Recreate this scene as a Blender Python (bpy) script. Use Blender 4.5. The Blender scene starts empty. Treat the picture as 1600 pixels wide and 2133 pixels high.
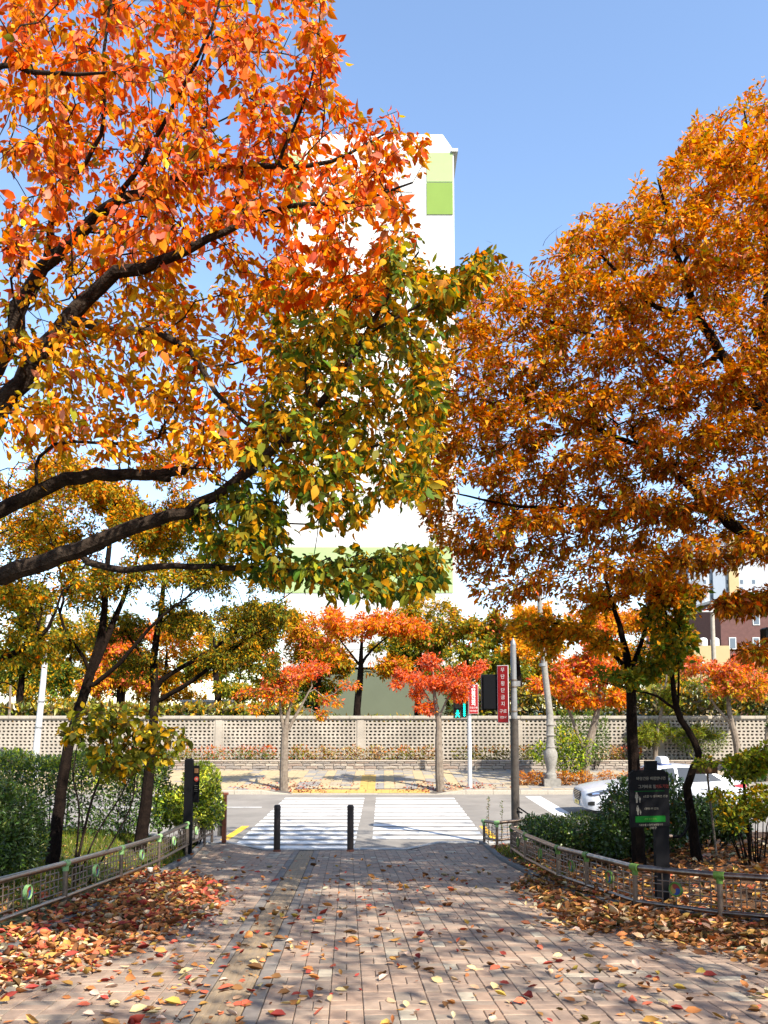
import bpy, math, random
import numpy as np
from mathutils import Vector, Matrix

# ------------------------------------------------------------------ scene, camera, light
SC = bpy.context.scene
COL = SC.collection
R = math.radians
CAMZ, FPX, PITCH = 3.2, 1700.0, R(5.0)
PPY = 1472.0 - FPX * math.tan(PITCH)      # photo row of the optical axis (the frame is shifted up, as in the keystone-corrected photo)
cam_d = bpy.data.cameras.new('camera')
cam = bpy.data.objects.new('camera', cam_d); COL.objects.link(cam)
cam.location = (0, 0, CAMZ)
cam.rotation_euler = (R(90) + PITCH, 0, 0)
cam_d.sensor_fit = 'HORIZONTAL'; cam_d.sensor_width = 36; cam_d.lens = 36 * FPX / 1600
cam_d.shift_y = (PPY - 1066.5) / 1600
cam_d.clip_start = 0.05; cam_d.clip_end = 3000
SC.camera = cam

SUN_EL, SUN_AZ = R(42), R(-38)           # light travels away from the camera and to the left
sun_h = Vector((math.sin(SUN_AZ), math.cos(SUN_AZ), 0))
sun_dir = Vector((sun_h.x * math.cos(SUN_EL), sun_h.y * math.cos(SUN_EL), -math.sin(SUN_EL)))
w = bpy.data.worlds.new('World'); SC.world = w; w.use_nodes = True
wn = w.node_tree.nodes; wl = w.node_tree.links
sky = wn.new('ShaderNodeTexSky'); sky.sky_type = 'NISHITA'; sky.sun_disc = False
sky.sun_elevation = SUN_EL; sky.sun_rotation = math.atan2(-sun_h.x, -sun_h.y)
sky.air_density = 1.0; sky.dust_density = 0.4; sky.ozone_density = 1.5
bg = wn['Background']; bg.inputs['Strength'].default_value = 0.15
wl.new(sky.outputs[0], bg.inputs['Color'])
sd = bpy.data.lights.new('sun', 'SUN'); sd.energy = 5.0; sd.angle = R(0.53); sd.color = (1.0, 0.93, 0.82)
so = bpy.data.objects.new('sun', sd); COL.objects.link(so)
so.rotation_euler = sun_dir.to_track_quat('-Z', 'Y').to_euler()
so.location = (25, -25, 40)
SC.view_settings.view_transform = 'Standard'; SC.view_settings.look = 'None'
SC.view_settings.exposure = 1.28; SC.view_settings.gamma = 1.0
SC.cycles.max_bounces = 6; SC.cycles.diffuse_bounces = 3; SC.cycles.transmission_bounces = 3
SC.cycles.glossy_bounces = 2; SC.cycles.use_denoising = True
SC.cycles.sample_clamp_indirect = 8.0

# ------------------------------------------------------------------ helpers
F_ = np.array([0, math.cos(PITCH), math.sin(PITCH)]); U_ = np.array([0, -math.sin(PITCH), math.cos(PITCH)])
C_ = np.array([0, 0, CAMZ])
def P(px, py, D):
    """world point at depth D (metres along the ground) in the direction of photo pixel px, py"""
    d = F_ * FPX + np.array([px - 800.0, 0, 0]) + U_ * (PPY - py)
    return C_ + d * (D / d[1])
def proj(p):
    v = np.atleast_2d(p) - C_
    f = v @ F_
    return 800 + FPX * v[:, 0] / f, PPY - FPX * (v @ U_) / f, f
def V(p): return Vector((float(p[0]), float(p[1]), float(p[2])))

def mat(name, col, rough=0.8, metal=0.0, var=0.0, scale=8.0, bump=0.0, bscale=60.0, spec=0.3, col2=None, emit=0.0, coord='Object', detail=4, p0=0.32, p1=0.68):
    m = bpy.data.materials.new(name); m.use_nodes = True
    nt = m.node_tree; n = nt.nodes; l = nt.links
    b = n['Principled BSDF']
    b.inputs['Base Color'].default_value = (*col, 1); b.inputs['Roughness'].default_value = rough
    b.inputs['Metallic'].default_value = metal; b.inputs['Specular IOR Level'].default_value = spec
    if emit:
        b.inputs['Emission Color'].default_value = (*col, 1); b.inputs['Emission Strength'].default_value = emit
    if var or col2 or bump:
        tc = n.new('ShaderNodeTexCoord')
    if var or col2:
        nz = n.new('ShaderNodeTexNoise'); nz.inputs['Scale'].default_value = scale; nz.inputs['Detail'].default_value = detail
        nz.inputs['Roughness'].default_value = 0.65
        l.new(tc.outputs[coord], nz.inputs['Vector'])
        cr = n.new('ShaderNodeValToRGB')
        a = col; c = col2
        if c is None:
            a = tuple(x * (1 - var) for x in col); c = tuple(min(1, x * (1 + var)) for x in col)
        cr.color_ramp.elements[0].position = p0; cr.color_ramp.elements[1].position = p1
        cr.color_ramp.elements[0].color = (*a, 1); cr.color_ramp.elements[1].color = (*c, 1)
        l.new(nz.outputs['Fac'], cr.inputs[0]); l.new(cr.outputs[0], b.inputs['Base Color'])
    if bump:
        nb = n.new('ShaderNodeTexNoise'); nb.inputs['Scale'].default_value = bscale; nb.inputs['Detail'].default_value = 5
        l.new(tc.outputs[coord], nb.inputs['Vector'])
        bp = n.new('ShaderNodeBump'); bp.inputs['Strength'].default_value = bump; bp.inputs['Distance'].default_value = 0.02
        l.new(nb.outputs['Fac'], bp.inputs['Height']); l.new(bp.outputs[0], b.inputs['Normal'])
    return m

def leaf_mat(name, trans=0.36, rough=0.55, gain=1.0, spec=0.06):
    m = bpy.data.materials.new(name); m.use_nodes = True
    nt = m.node_tree; n = nt.nodes; l = nt.links
    b = n['Principled BSDF']; out = n['Material Output']
    at = n.new('ShaderNodeAttribute'); at.attribute_name = 'tint'
    hs = n.new('ShaderNodeHueSaturation'); hs.inputs['Saturation'].default_value = (0.9 if gain < 1 else 1.03); hs.inputs['Value'].default_value = gain
    l.new(at.outputs['Color'], hs.inputs['Color'])
    l.new(hs.outputs[0], b.inputs['Base Color'])
    b.inputs['Roughness'].default_value = rough; b.inputs['Specular IOR Level'].default_value = spec
    t = n.new('ShaderNodeBsdfTranslucent'); h2 = n.new('ShaderNodeHueSaturation')
    h2.inputs['Saturation'].default_value = 1.12; h2.inputs['Value'].default_value = 1.15 * gain
    l.new(at.outputs['Color'], h2.inputs['Color']); l.new(h2.outputs[0], t.inputs['Color'])
    mx = n.new('ShaderNodeMixShader'); mx.inputs[0].default_value = trans
    l.new(b.outputs[0], mx.inputs[1]); l.new(t.outputs[0], mx.inputs[2]); l.new(mx.outputs[0], out.inputs['Surface'])
    return m

def tag(o, label=None, cat=None, group=None, kind=None):
    if label: o['label'] = label
    if cat: o['category'] = cat
    if group: o['group'] = group
    if kind: o['kind'] = kind
    return o
def link(name, data, parent=None):
    o = bpy.data.objects.new(name, data); COL.objects.link(o)
    if parent is not None:
        o.parent = parent; o.matrix_parent_inverse = INV.get(parent.name, Matrix())
    return o
INV = {}
def root(name, loc, label, cat, group=None):
    o = bpy.data.objects.new(name, None); COL.objects.link(o)
    o.location = V(loc); o.empty_display_size = 0.2
    INV[o.name] = Matrix.Translation(-V(loc))
    return tag(o, label, cat, group)
def struct(o): o['kind'] = 'structure'; return o

def np_mesh(name, verts, tris, smooth=False, tint=None):
    """mesh from numpy arrays; tris is (n,3) or (n,4)"""
    me = bpy.data.meshes.new(name)
    verts = np.ascontiguousarray(verts, dtype=np.float32); tris = np.ascontiguousarray(tris, dtype=np.int32)
    k = tris.shape[1]
    me.vertices.add(len(verts)); me.vertices.foreach_set('co', verts.ravel())
    me.loops.add(tris.size); me.loops.foreach_set('vertex_index', tris.ravel())
    me.polygons.add(len(tris)); me.polygons.foreach_set('loop_start', np.arange(0, tris.size, k, dtype=np.int32))
    me.polygons.foreach_set('use_smooth', np.full(len(tris), smooth, dtype=bool))
    if tint is not None:
        ca = me.color_attributes.new('tint', 'FLOAT_COLOR', 'POINT')
        t4 = np.ones((len(verts), 4), dtype=np.float32); t4[:, :3] = tint
        ca.data.foreach_set('color', t4.ravel())
    me.update(calc_edges=True); me.validate()
    return me

class MB:
    """collects shapes in world space; build() links them as one mesh object"""
    def __init__(s): s.v = []; s.f = []; s.m = []; s.mi = 0
    def add(s, vs, fs):
        o = len(s.v); s.v += [tuple(float(c) for c in v) for v in vs]
        s.f += [tuple(i + o for i in f) for f in fs]; s.m += [s.mi] * len(fs); return s
    def box(s, c, sz, rz=0.0, tilt=None):
        hx, hy, hz = sz[0] / 2, sz[1] / 2, sz[2] / 2
        M = Matrix.Rotation(rz, 3, 'Z')
        if tilt is not None: M = M @ tilt
        vs = [V(c) + M @ Vector((x * hx, y * hy, z * hz)) for z in (-1, 1) for x, y in ((-1, -1), (1, -1), (1, 1), (-1, 1))]
        return s.add(vs, [(3, 2, 1, 0), (4, 5, 6, 7), (0, 1, 5, 4), (1, 2, 6, 5), (2, 3, 7, 6), (3, 0, 4, 7)])
    def bbox(s, c, sz, bev, rz=0.0):
        """box with chamfered top edges"""
        hx, hy, hz = sz[0] / 2, sz[1] / 2, sz[2] / 2
        M = Matrix.Rotation(rz, 3, 'Z'); vs = []
        for z, k in ((-hz, 0), (hz - bev, 0), (hz, bev)):
            for x, y in ((-1, -1), (1, -1), (1, 1), (-1, 1)):
                vs.append(V(c) + M @ Vector((x * (hx - k), y * (hy - k), z)))
        fs = [(3, 2, 1, 0), (8, 9, 10, 11)]
        for a in (0, 4):
            for i in range(4):
                j = (i + 1) % 4; fs.append((a + i, a + j, a + 4 + j, a + 4 + i))
        return s.add(vs, fs)
    def tube(s, pts, rad, n=8, cap=True):
        pts = [V(p) for p in pts]
        rads = rad if hasattr(rad, '__len__') else [rad] * len(pts)
        vs = []; fs = []; prev = None
        for i, p in enumerate(pts):
            d = (pts[min(i + 1, len(pts) - 1)] - pts[max(i - 1, 0)]).normalized()
            if prev is None:
                a = Vector((0, 0, 1)) if abs(d.z) < 0.9 else Vector((1, 0, 0))
                x = d.cross(a).normalized()
            else:
                x = (prev - d * prev.dot(d)).normalized()
            prev = x; y = d.cross(x)
            for k in range(n):
                t = 2 * math.pi * k / n
                vs.append(p + (x * math.cos(t) + y * math.sin(t)) * rads[i])
        for i in range(len(pts) - 1):
            for k in range(n):
                k2 = (k + 1) % n
                fs.append((i * n + k, i * n + k2, (i + 1) * n + k2, (i + 1) * n + k))
        if cap:
            fs.append(tuple(range(n - 1, -1, -1))); b = (len(pts) - 1) * n; fs.append(tuple(range(b, b + n)))
        return s.add(vs, fs)
    def lathe(s, c, prof, n=16, axis='Z'):
        vs = []; fs = []
        for r, z in prof:
            for k in range(n):
                t = 2 * math.pi * k / n
                a, b = r * math.cos(t), r * math.sin(t)
                vs.append(V(c) + (Vector((a, b, z)) if axis == 'Z' else Vector((a, z, b)) if axis == 'Y' else Vector((z, a, b))))
        for i in range(len(prof) - 1):
            for k in range(n):
                k2 = (k + 1) % n; fs.append((i * n + k, i * n + k2, (i + 1) * n + k2, (i + 1) * n + k))
        fs.append(tuple(range(n - 1, -1, -1))); b = (len(prof) - 1) * n; fs.append(tuple(range(b, b + n)))
        return s.add(vs, fs)
    def prism(s, poly, off):
        """poly: list of 3D points; off: extrusion vector"""
        n = len(poly); a = [V(p) for p in poly]; b = [p + V(off) for p in a]
        return s.add(a + b, [tuple(range(n - 1, -1, -1)), tuple(range(n, 2 * n))] + [(i, (i + 1) % n, n + (i + 1) % n, n + i) for i in range(n)])
    def build(s, name, mats, parent=None, smooth=False, bevel=0.0):
        me = bpy.data.meshes.new(name); me.from_pydata(s.v, [], s.f)
        mats = mats if isinstance(mats, (list, tuple)) else [mats]
        for m in mats: me.materials.append(m)
        me.polygons.foreach_set('material_index', s.m)
        me.validate(); me.update()
        o = link(name, me, parent)
        if smooth:
            me.polygons.foreach_set('use_smooth', [True] * len(me.polygons))
            try: me.set_sharp_from_angle(angle=R(35))
            except Exception: pass
        if bevel:
            bm = o.modifiers.new('bevel', 'BEVEL'); bm.width = bevel; bm.segments = 2; bm.limit_method = 'ANGLE'
        return o

def text_mesh(body, size, mtl, name, parent, loc, rot, extrude=0.002, align='CENTER', sx=1.0, bold=0.0):
    cu = bpy.data.curves.new('lettering', 'FONT'); cu.body = body; cu.size = size; cu.extrude = extrude
    cu.align_x = align; cu.align_y = 'CENTER'; cu.offset = bold; cu.resolution_u = 3
    t = bpy.data.objects.new('lettering_source', cu); COL.objects.link(t)
    dg = bpy.context.evaluated_depsgraph_get(); dg.update()
    me = bpy.data.meshes.new_from_object(t.evaluated_get(dg)); me.name = name
    bpy.data.objects.remove(t); bpy.data.curves.remove(cu)
    me.materials.clear(); me.materials.append(mtl)
    me.transform(Matrix.Translation(V(loc)) @ rot.to_4x4() @ Matrix.Diagonal((sx, 1, 1, 1)))
    return link(name, me, parent)

def sstep(x): x = min(1, max(0, x)); return x * x * (3 - 2 * x)
def zp(y):
    """height of the sloping brick path"""
    if y < 0: return 1.63 - 0.084 * y * 0.3
    return max(0.118, 1.63 - 0.084 * y)
PATH_H = -0.045
def left_edge(y): return -3.05 + PATH_H * y + 0.06
RE = [(2.0, 12.0), (6.8, 7.5), (8.9, 4.2), (9.45, 3.45), (10.2, 2.85), (11.0, 2.5), (13.2, 2.36), (17.95, 2.05), (19, 2.0)]
def right_edge(y):
    for (y0, x0), (y1, x1) in zip(RE, RE[1:]):
        if y <= y1: return x0 + (x1 - x0) * max(0, (y - y0)) / (y1 - y0)
    return RE[-1][1]
def gz(x, y):
    """height of the ground, planting beds included"""
    z = zp(y)
    le, re = left_edge(y), right_edge(y)
    if x < le:
        d = le - x
        z += 0.035 + 0.22 * sstep((d - 0.5) / 2.2) + 0.2 * sstep((y - 13.5) / 4) * sstep(d / 0.4)
    elif x > re:
        d = x - re
        z += 0.03 + 0.26 * sstep((d - 0.5) / 2.5) + 0.10 * sstep((y - 13) / 4) * sstep(d / 0.4)
    return z

# ------------------------------------------------------------------ materials
M = {}
M['joint'] = mat('path_joint_sand', (0.06, 0.046, 0.035), 0.95, var=0.3, scale=30)
M['soil'] = mat('garden_soil', (0.055, 0.045, 0.022), 0.95, col2=(0.09, 0.1, 0.03), scale=2.5, bump=0.8, bscale=30)
M['soil_r'] = mat('leafy_soil', (0.06, 0.032, 0.014), 0.95, col2=(0.11, 0.052, 0.02), scale=6, bump=0.8, bscale=40)
M['ground'] = mat('far_ground', (0.055, 0.055, 0.03), 0.95, var=0.3, scale=0.4)
M['asphalt'] = mat('asphalt_worn', (0.20, 0.18, 0.155), 0.92, var=0.22, scale=0.6, bump=0.25, bscale=120, detail=8)
M['paint'] = mat('road_paint_white', (0.30, 0.285, 0.26), 0.8, col2=(0.56, 0.55, 0.525), scale=3.2, detail=10, p0=0.30, p1=0.46)
M['ypaint'] = mat('road_paint_yellow', (0.75, 0.40, 0.03), 0.7, var=0.12, scale=5)
M['granite'] = mat('granite_kerb', (0.33, 0.32, 0.30), 0.8, var=0.18, scale=50, bump=0.2)
M['granite_y'] = mat('granite_kerb_warm', (0.33, 0.29, 0.23), 0.8, var=0.16, scale=30, bump=0.2)
M['darkkerb'] = mat('dark_kerb_edging', (0.12, 0.115, 0.11), 0.8, var=0.2, scale=30, bump=0.3)
PAV = [(0.282, 0.198, 0.142), (0.25, 0.176, 0.128), (0.305, 0.22, 0.158), (0.24, 0.18, 0.134), (0.285, 0.192, 0.134), (0.36, 0.305, 0.225), (0.222, 0.176, 0.134), (0.32, 0.235, 0.17)]
M['pav'] = [mat('brick_paver_tone', c, 0.85, var=0.16, scale=9, bump=0.25, bscale=150, detail=6) for c in PAV]
M['pavgrey'] = [mat('grey_border_paver', c, 0.85, var=0.15, scale=9, bump=0.25, bscale=150) for c in ((0.165, 0.14, 0.12), (0.185, 0.16, 0.135))]
M['tactile'] = mat('tactile_tile_worn_yellow', (0.27, 0.195, 0.115), 0.85, col2=(0.225, 0.17, 0.115), scale=3, bump=0.2, bscale=150)
M['steel'] = mat('brushed_stainless', (0.34, 0.27, 0.215), 0.3, metal=1.0, var=0.12, scale=25)
M['steel_d'] = mat('dull_stainless', (0.20, 0.15, 0.115), 0.45, metal=0.85, var=0.2, scale=25)
M['greencap'] = mat('green_plastic_clamp', (0.22, 0.38, 0.14), 0.5, var=0.12, scale=20)
M['greencap_r'] = mat('mossy_green_clamp', (0.09, 0.17, 0.025), 0.55, var=0.2, scale=20)
M['black'] = mat('black_painted_metal', (0.004, 0.004, 0.005), 0.7, spec=0.08)
M['blackp'] = mat('black_plastic_housing', (0.003, 0.0035, 0.005), 0.5, spec=0.12)
M['rust'] = mat('reddish_brown_steel', (0.17, 0.055, 0.03), 0.6, var=0.25, scale=12)
M['bollard'] = mat('dark_brown_bollard', (0.030, 0.020, 0.016), 0.55, var=0.2, scale=20)
M['pole'] = mat('galvanised_pole', (0.20, 0.20, 0.20), 0.5, metal=0.35, var=0.2, scale=9)
M['pole_d'] = mat('pole_sleeve_dark', (0.05, 0.04, 0.032), 0.6, var=0.25, scale=10)
M['whitepole'] = mat('white_painted_pole', (0.40, 0.40, 0.40), 0.5, var=0.08, scale=8)
M['redsign'] = mat('red_sign_face', (0.22, 0.007, 0.009), 0.35, var=0.08, scale=6)
M['white'] = mat('white_lettering', (0.55, 0.55, 0.53), 0.6)
M['cream'] = mat('cream_lettering', (0.17, 0.155, 0.12), 0.6)
M['redtext'] = mat('orange_red_lettering', (0.20, 0.02, 0.008), 0.6)
M['greenpanel'] = mat('green_notice_band', (0.005, 0.075, 0.009), 0.7, spec=0.05)
M['led'] = mat('green_signal_led', (0.0, 0.75, 0.48), 0.5, emit=1.1)
M['lens_off'] = mat('unlit_signal_lens', (0.04, 0.035, 0.03), 0.3)
M['bark'] = mat('cherry_bark', (0.011, 0.007, 0.0055), 0.9, spec=0.08, col2=(0.048, 0.034, 0.024), scale=9, bump=1.0, bscale=45)
M['bark_d'] = mat('dark_bark', (0.006, 0.004, 0.0035), 0.95, spec=0.05, col2=(0.017, 0.011, 0.008), scale=10, bump=0.8, bscale=45)
M['bark_far'] = mat('street_tree_bark', (0.10, 0.075, 0.055), 0.9, col2=(0.20, 0.16, 0.12), scale=8, bump=0.6, bscale=40)
M['leaf'] = leaf_mat('autumn_leaf')
M['leaf_g'] = leaf_mat('evergreen_leaf', trans=0.22, rough=0.35, spec=0.5)
M['litter'] = leaf_mat('fallen_leaf', trans=0.10, rough=0.7, gain=0.8)
M['grass'] = leaf_mat('grass_blade', trans=0.3)
M['screen'] = mat('perforated_wall_brick', (0.30, 0.262, 0.212), 0.9, var=0.2, scale=0.9, detail=8, bump=0.3, bscale=80)
M['coping'] = mat('wall_coping', (0.30, 0.265, 0.215), 0.9, var=0.15, scale=4)
M['stone'] = [mat('rough_stone', c, 0.9, var=0.2, scale=14, bump=0.8, bscale=30) for c in ((0.27, 0.225, 0.185), (0.22, 0.19, 0.165), (0.32, 0.27, 0.215), (0.25, 0.19, 0.15))]
M['mortar'] = mat('stone_wall_backing', (0.10, 0.085, 0.07), 0.95)
M['farpav'] = [mat('far_paver', c, 0.88, var=0.12, scale=3) for c in ((0.37, 0.28, 0.16), (0.22, 0.205, 0.185), (0.31, 0.255, 0.175))]
M['ytact'] = mat('yellow_tactile_block', (0.43, 0.27, 0.075), 0.8, var=0.12, scale=4)
M['bwhite'] = mat('apartment_white_paint', (0.50, 0.495, 0.48), 0.9, var=0.07, scale=0.25, detail=8)
M['blgreen'] = mat('apartment_light_green_paint', (0.27, 0.36, 0.16), 0.85, var=0.04, scale=0.4)
M['bdgreen'] = mat('apartment_olive_green_paint', (0.15, 0.23, 0.045), 0.85, var=0.05, scale=0.4)
M['bgrey'] = mat('apartment_grey_paint', (0.42, 0.42, 0.42), 0.85)
M['byellow'] = mat('apartment_yellow_paint', (0.46, 0.37, 0.06), 0.85)
M['bbase'] = mat('apartment_grey_green_base', (0.10, 0.115, 0.075), 0.85, var=0.06, scale=0.5)
M['seam'] = mat('panel_joint', (0.27, 0.27, 0.26), 0.9)
M['glass'] = mat('window_glass_dark', (0.07, 0.09, 0.12), 0.12, spec=0.6)
M['beige'] = mat('beige_render', (0.36, 0.27, 0.14), 0.85, var=0.06, scale=0.5)
M['tower'] = mat('tower_blue_grey', (0.22, 0.25, 0.29), 0.85, var=0.04, scale=0.2)
M['tower2'] = mat('tower_pale_panel', (0.33, 0.35, 0.38), 0.85, var=0.04, scale=0.2)
M['brick'] = mat('red_brick_wall', (0.10, 0.048, 0.042), 0.9, var=0.15, scale=3)
M['carwhite'] = mat('white_car_paint', (0.42, 0.435, 0.47), 0.18, spec=0.5)
M['carglass'] = mat('car_window_glass', (0.02, 0.025, 0.03), 0.05, spec=0.7)
M['chrome'] = mat('chrome', (0.75, 0.75, 0.76), 0.12, metal=1.0)
M['tyre'] = mat('tyre_rubber', (0.015, 0.015, 0.015), 0.8)
M['lamp'] = mat('headlight_lens', (0.07, 0.08, 0.11), 0.08, spec=0.8)
M['tail'] = mat('tail_light_red', (0.35, 0.012, 0.015), 0.15, spec=0.6)
M['plate'] = mat('yellow_number_plate', (0.75, 0.58, 0.18), 0.5)
M['blue'] = mat('blue_paint', (0.02, 0.05, 0.20), 0.5)
M['yellow'] = mat('yellow_paint', (0.32, 0.19, 0.04), 0.5)
M['red'] = mat('red_paint', (0.22, 0.03, 0.02), 0.5)
M['concrete'] = mat('weathered_concrete', (0.20, 0.185, 0.16), 0.9, var=0.2, scale=12, bump=0.5, bscale=40)
M['cup'] = mat('paper_cup', (0.75, 0.68, 0.55), 0.7)
M['board'] = mat('brown_notice_board', (0.12, 0.06, 0.025), 0.7, var=0.2, scale=12)

# ------------------------------------------------------------------ ground, path, road
rng = np.random.default_rng(7)
random.seed(7)
def zpath(x, y):
    side = max(sstep((x - 0.5) / 0.65), sstep((-2.55 - x) / 0.8))
    return zp(y) + 0.14 * sstep((y - 15.6) / 2.2) * side
def grid_mesh(name, xs_of_y, ys, zf, m, skirt=0.0):
    vs = []; fs = []; nx = None
    for y in ys:
        xs = xs_of_y(y); nx = len(xs)
        vs += [(x, y, zf(x, y)) for x in xs]
    for j in range(len(ys) - 1):
        for i in range(nx - 1):
            a = j * nx + i; fs.append((a, a + 1, a + nx + 1, a + nx))
    if skirt:
        b = (len(ys) - 1) * nx; o = len(vs)
        vs += [(vs[b + i][0], vs[b + i][1], -skirt) for i in range(nx)]
        fs += [(b + i, b + i + 1, o + i + 1, o + i) for i in range(nx - 1)]
    me = bpy.data.meshes.new(name); me.from_pydata(vs, [], fs); me.materials.append(m); me.update()
    me.polygons.foreach_set('use_smooth', [True] * len(me.polygons))
    return struct(link(name, me))

g = MB().add([(-900, -300, -0.03), (900, -300, -0.03), (900, 1500, -0.03), (-900, 1500, -0.03)], [(0, 1, 2, 3)]).build('ground', M['ground']); struct(g)
ys = list(np.arange(-14, 18.01, 0.4)) + [18.02]
offs = [0, 0.12, 0.3, 0.6, 1, 1.5, 2, 2.7, 3.5, 4.5, 6, 8, 12, 20, 40]
rr = random.Random(3)
def bumpy(x, y): return gz(x, y) + 0.025 * math.sin(x * 2.3 + y) * math.cos(y * 1.7)
grid_mesh('planting_bed_left_ground', lambda y: [left_edge(y) - 0.0 - o for o in reversed(offs)], ys, bumpy, M['soil'], 0.03)
grid_mesh('planting_bed_right_ground', lambda y: [right_edge(y) + o for o in offs], ys, bumpy, M['soil_r'], 0.03)
footpath = grid_mesh('footpath', lambda y: list(np.linspace(left_edge(y) - 0.01, right_edge(y) + 0.01, 16)), ys, lambda x, y: zpath(x, y) - 0.012, M['joint'])

# brick pavers, laid in a basket weave beside a strip of tactile tiles
def sx_at(s, t): return s - 0.85 + PATH_H * t
HEAD = math.atan(-PATH_H); SLOPE = -math.atan(0.084)
def paver_mesh(name, L, W, m, h=0.03, bev=0.005):
    mb = MB().bbox((0, 0, -h / 2), (L, W, h), bev)
    me = bpy.data.meshes.new(name); me.from_pydata(mb.v, [], mb.f); me.materials.append(m); me.update(); return me
pav_mats = M['pav'] + M['pavgrey']
pav_me = [paver_mesh('paver', 0.2275, 0.1115, m) for m in pav_mats]
tones = np.array([3, 3, 3, 2.4, 2.4, 0.7, 2.2, 1.4]); tones /= tones.sum()
plist = []     # s, t, along (0 long across, 1 long up the path), tone
B = 0.116
n_t = int((17.95 - 3.2) / (2 * B))
for j in range(n_t):
    t0 = 3.2 + 2 * B * j
    for side in (-1, 1):
        plist.append((side * (0.155 + B / 2), t0 + B, 1, 8 + int(rng.random() < 0.4)))
        for i in range(0, 60):
            s0 = 0.155 + B + 0.002 + 2 * B * i
            pair = [(s0 + B, t0 + B / 2, 0), (s0 + B, t0 + 1.5 * B, 0)] if (i + j) % 2 else [(s0 + B / 2, t0 + B, 1), (s0 + 1.5 * B, t0 + B, 1)]
            for s, t, al in pair:
                x = sx_at(side * s, t)
                if x < left_edge(t) + 0.02 or x > right_edge(t) - 0.02 or x > 5.5: continue
                plist.append((side * s, t, al, int(rng.choice(8, p=tones))))
def paver_matrix(s, t, al, dz=0.0, tw=0.0):
    x = sx_at(s, t)
    return Matrix.Translation((x, t, zpath(x, t) + dz)) @ Matrix.Rotation(SLOPE, 4, 'X') @ Matrix.Rotation(HEAD + tw + (math.pi / 2 if al else 0), 4, 'Z')
cent = np.array([(sx_at(s, t), t, zpath(sx_at(s, t), t)) for s, t, al, c in plist])
ppx, ppy, pf = proj(cent)
vis = (ppx > -20) & (ppx < 1620) & (ppy < 2150) & (pf > 0.5)
order = np.argsort(np.where(vis, cent[:, 1], 1e6))
near = set(order[:300].tolist())
rest = MB()
for k, (s, t, al, c) in enumerate(plist):
    dz = rng.normal(0, 0.0022); tw = rng.normal(0, 0.006)
    if k in near:
        o = link('paver', pav_me[c], footpath); o.matrix_basis = paver_matrix(s, t, al, dz, tw)
    else:
        L, W = 0.2275 / 2, 0.1115 / 2
        Mx = Matrix.Rotation(HEAD + tw + (math.pi / 2 if al else 0), 3, 'Z'); x0 = sx_at(s, t); vs = []
        for zz, kk in ((-0.03, 0), (-0.005, 0), (0, 0.005)):
            for ax, ay in ((-1, -1), (1, -1), (1, 1), (-1, 1)):
                q = Mx @ Vector((ax * (L - kk), ay * (W - kk), 0))
                vs.append((x0 + q.x, t + q.y, zpath(x0 + q.x, t + q.y) + dz + zz))
        rest.mi = c
        rest.add(vs, [(8, 9, 10, 11)] + [(a + i, a + (i + 1) % 4, a + 4 + (i + 1) % 4, a + 4 + i) for a in (0, 4) for i in range(4)])
tag(rest.build('pavers', pav_mats, footpath), kind='stuff')
# tactile guiding tiles, four ribs each
mb = MB().bbox((0, 0, -0.02), (0.294, 0.294, 0.04), 0.004)
for k in range(4): mb.bbox((-0.105 + 0.07 * k, 0, 0.002), (0.034, 0.285, 0.008), 0.003)
tile_me = bpy.data.meshes.new('tactile_tile'); tile_me.from_pydata(mb.v, [], mb.f); tile_me.materials.append(M['tactile']); tile_me.update()
for k in range(48):
    t = 3.35 + 0.3 * k
    if t > 17.9: break
    o = link('tactile_tile', tile_me, footpath)
    o.matrix_basis = paver_matrix(0, t, 0, 0.001 + rng.normal(0, 0.0012), rng.normal(0, 0.004))

# edging kerbs of the path
def kerb_run(name, pts, wid, hgt, mtl, label, seg=0.9, zf=None, depth=0.25):
    kr = root(name, (pts[0][0], pts[0][1], 0), label, 'kerb')
    for (x0, y0), (x1, y1) in zip(pts, pts[1:]):
        L = math.hypot(x1 - x0, y1 - y0); n = max(1, round(L / seg))
        for i in range(n):
            a, b = i / n, (i + 1) / n
            ax, ay = x0 + (x1 - x0) * a, y0 + (y1 - y0) * a; bx, by = x0 + (x1 - x0) * b, y0 + (y1 - y0) * b
            nx_, ny_ = -(by - ay), bx - ax; nl = math.hypot(nx_, ny_); nx_, ny_ = nx_ / nl * wid / 2, ny_ / nl * wid / 2
            g_ = 0.006 / max(nl, 0.01); cx0, cy0 = ax + (bx - ax) * g_, ay + (by - ay) * g_; cx1, cy1 = bx - (bx - ax) * g_, by - (by - ay) * g_
            za, zb = zf(ax, ay) + hgt, zf(bx, by) + hgt
            dzj = rng.normal(0, 0.003); k = 0.12
            vs = [(cx0 + nx_, cy0 + ny_, za - depth), (cx0 - nx_, cy0 - ny_, za - depth), (cx1 - nx_, cy1 - ny_, zb - depth), (cx1 + nx_, cy1 + ny_, zb - depth)]
            vs += [(v[0], v[1], v[2] + depth - 0.012 + dzj) for v in vs[:4]]
            vs += [(cx0 + nx_ * (1 - k), cy0 + ny_ * (1 - k), za + dzj), (cx0 - nx_ * (1 - k), cy0 - ny_ * (1 - k), za + dzj), (cx1 - nx_ * (1 - k), cy1 - ny_ * (1 - k), zb + dzj), (cx1 + nx_ * (1 - k), cy1 + ny_ * (1 - k), zb + dzj)]
            m_ = MB().add(vs, [(8, 9, 10, 11)] + [(q + i2, q + (i2 + 1) % 4, q + 4 + (i2 + 1) % 4, q + 4 + i2) for q in (0, 4) for i2 in range(4)])
            m_.build('kerb_stone', mtl, kr)
    return kr
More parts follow.
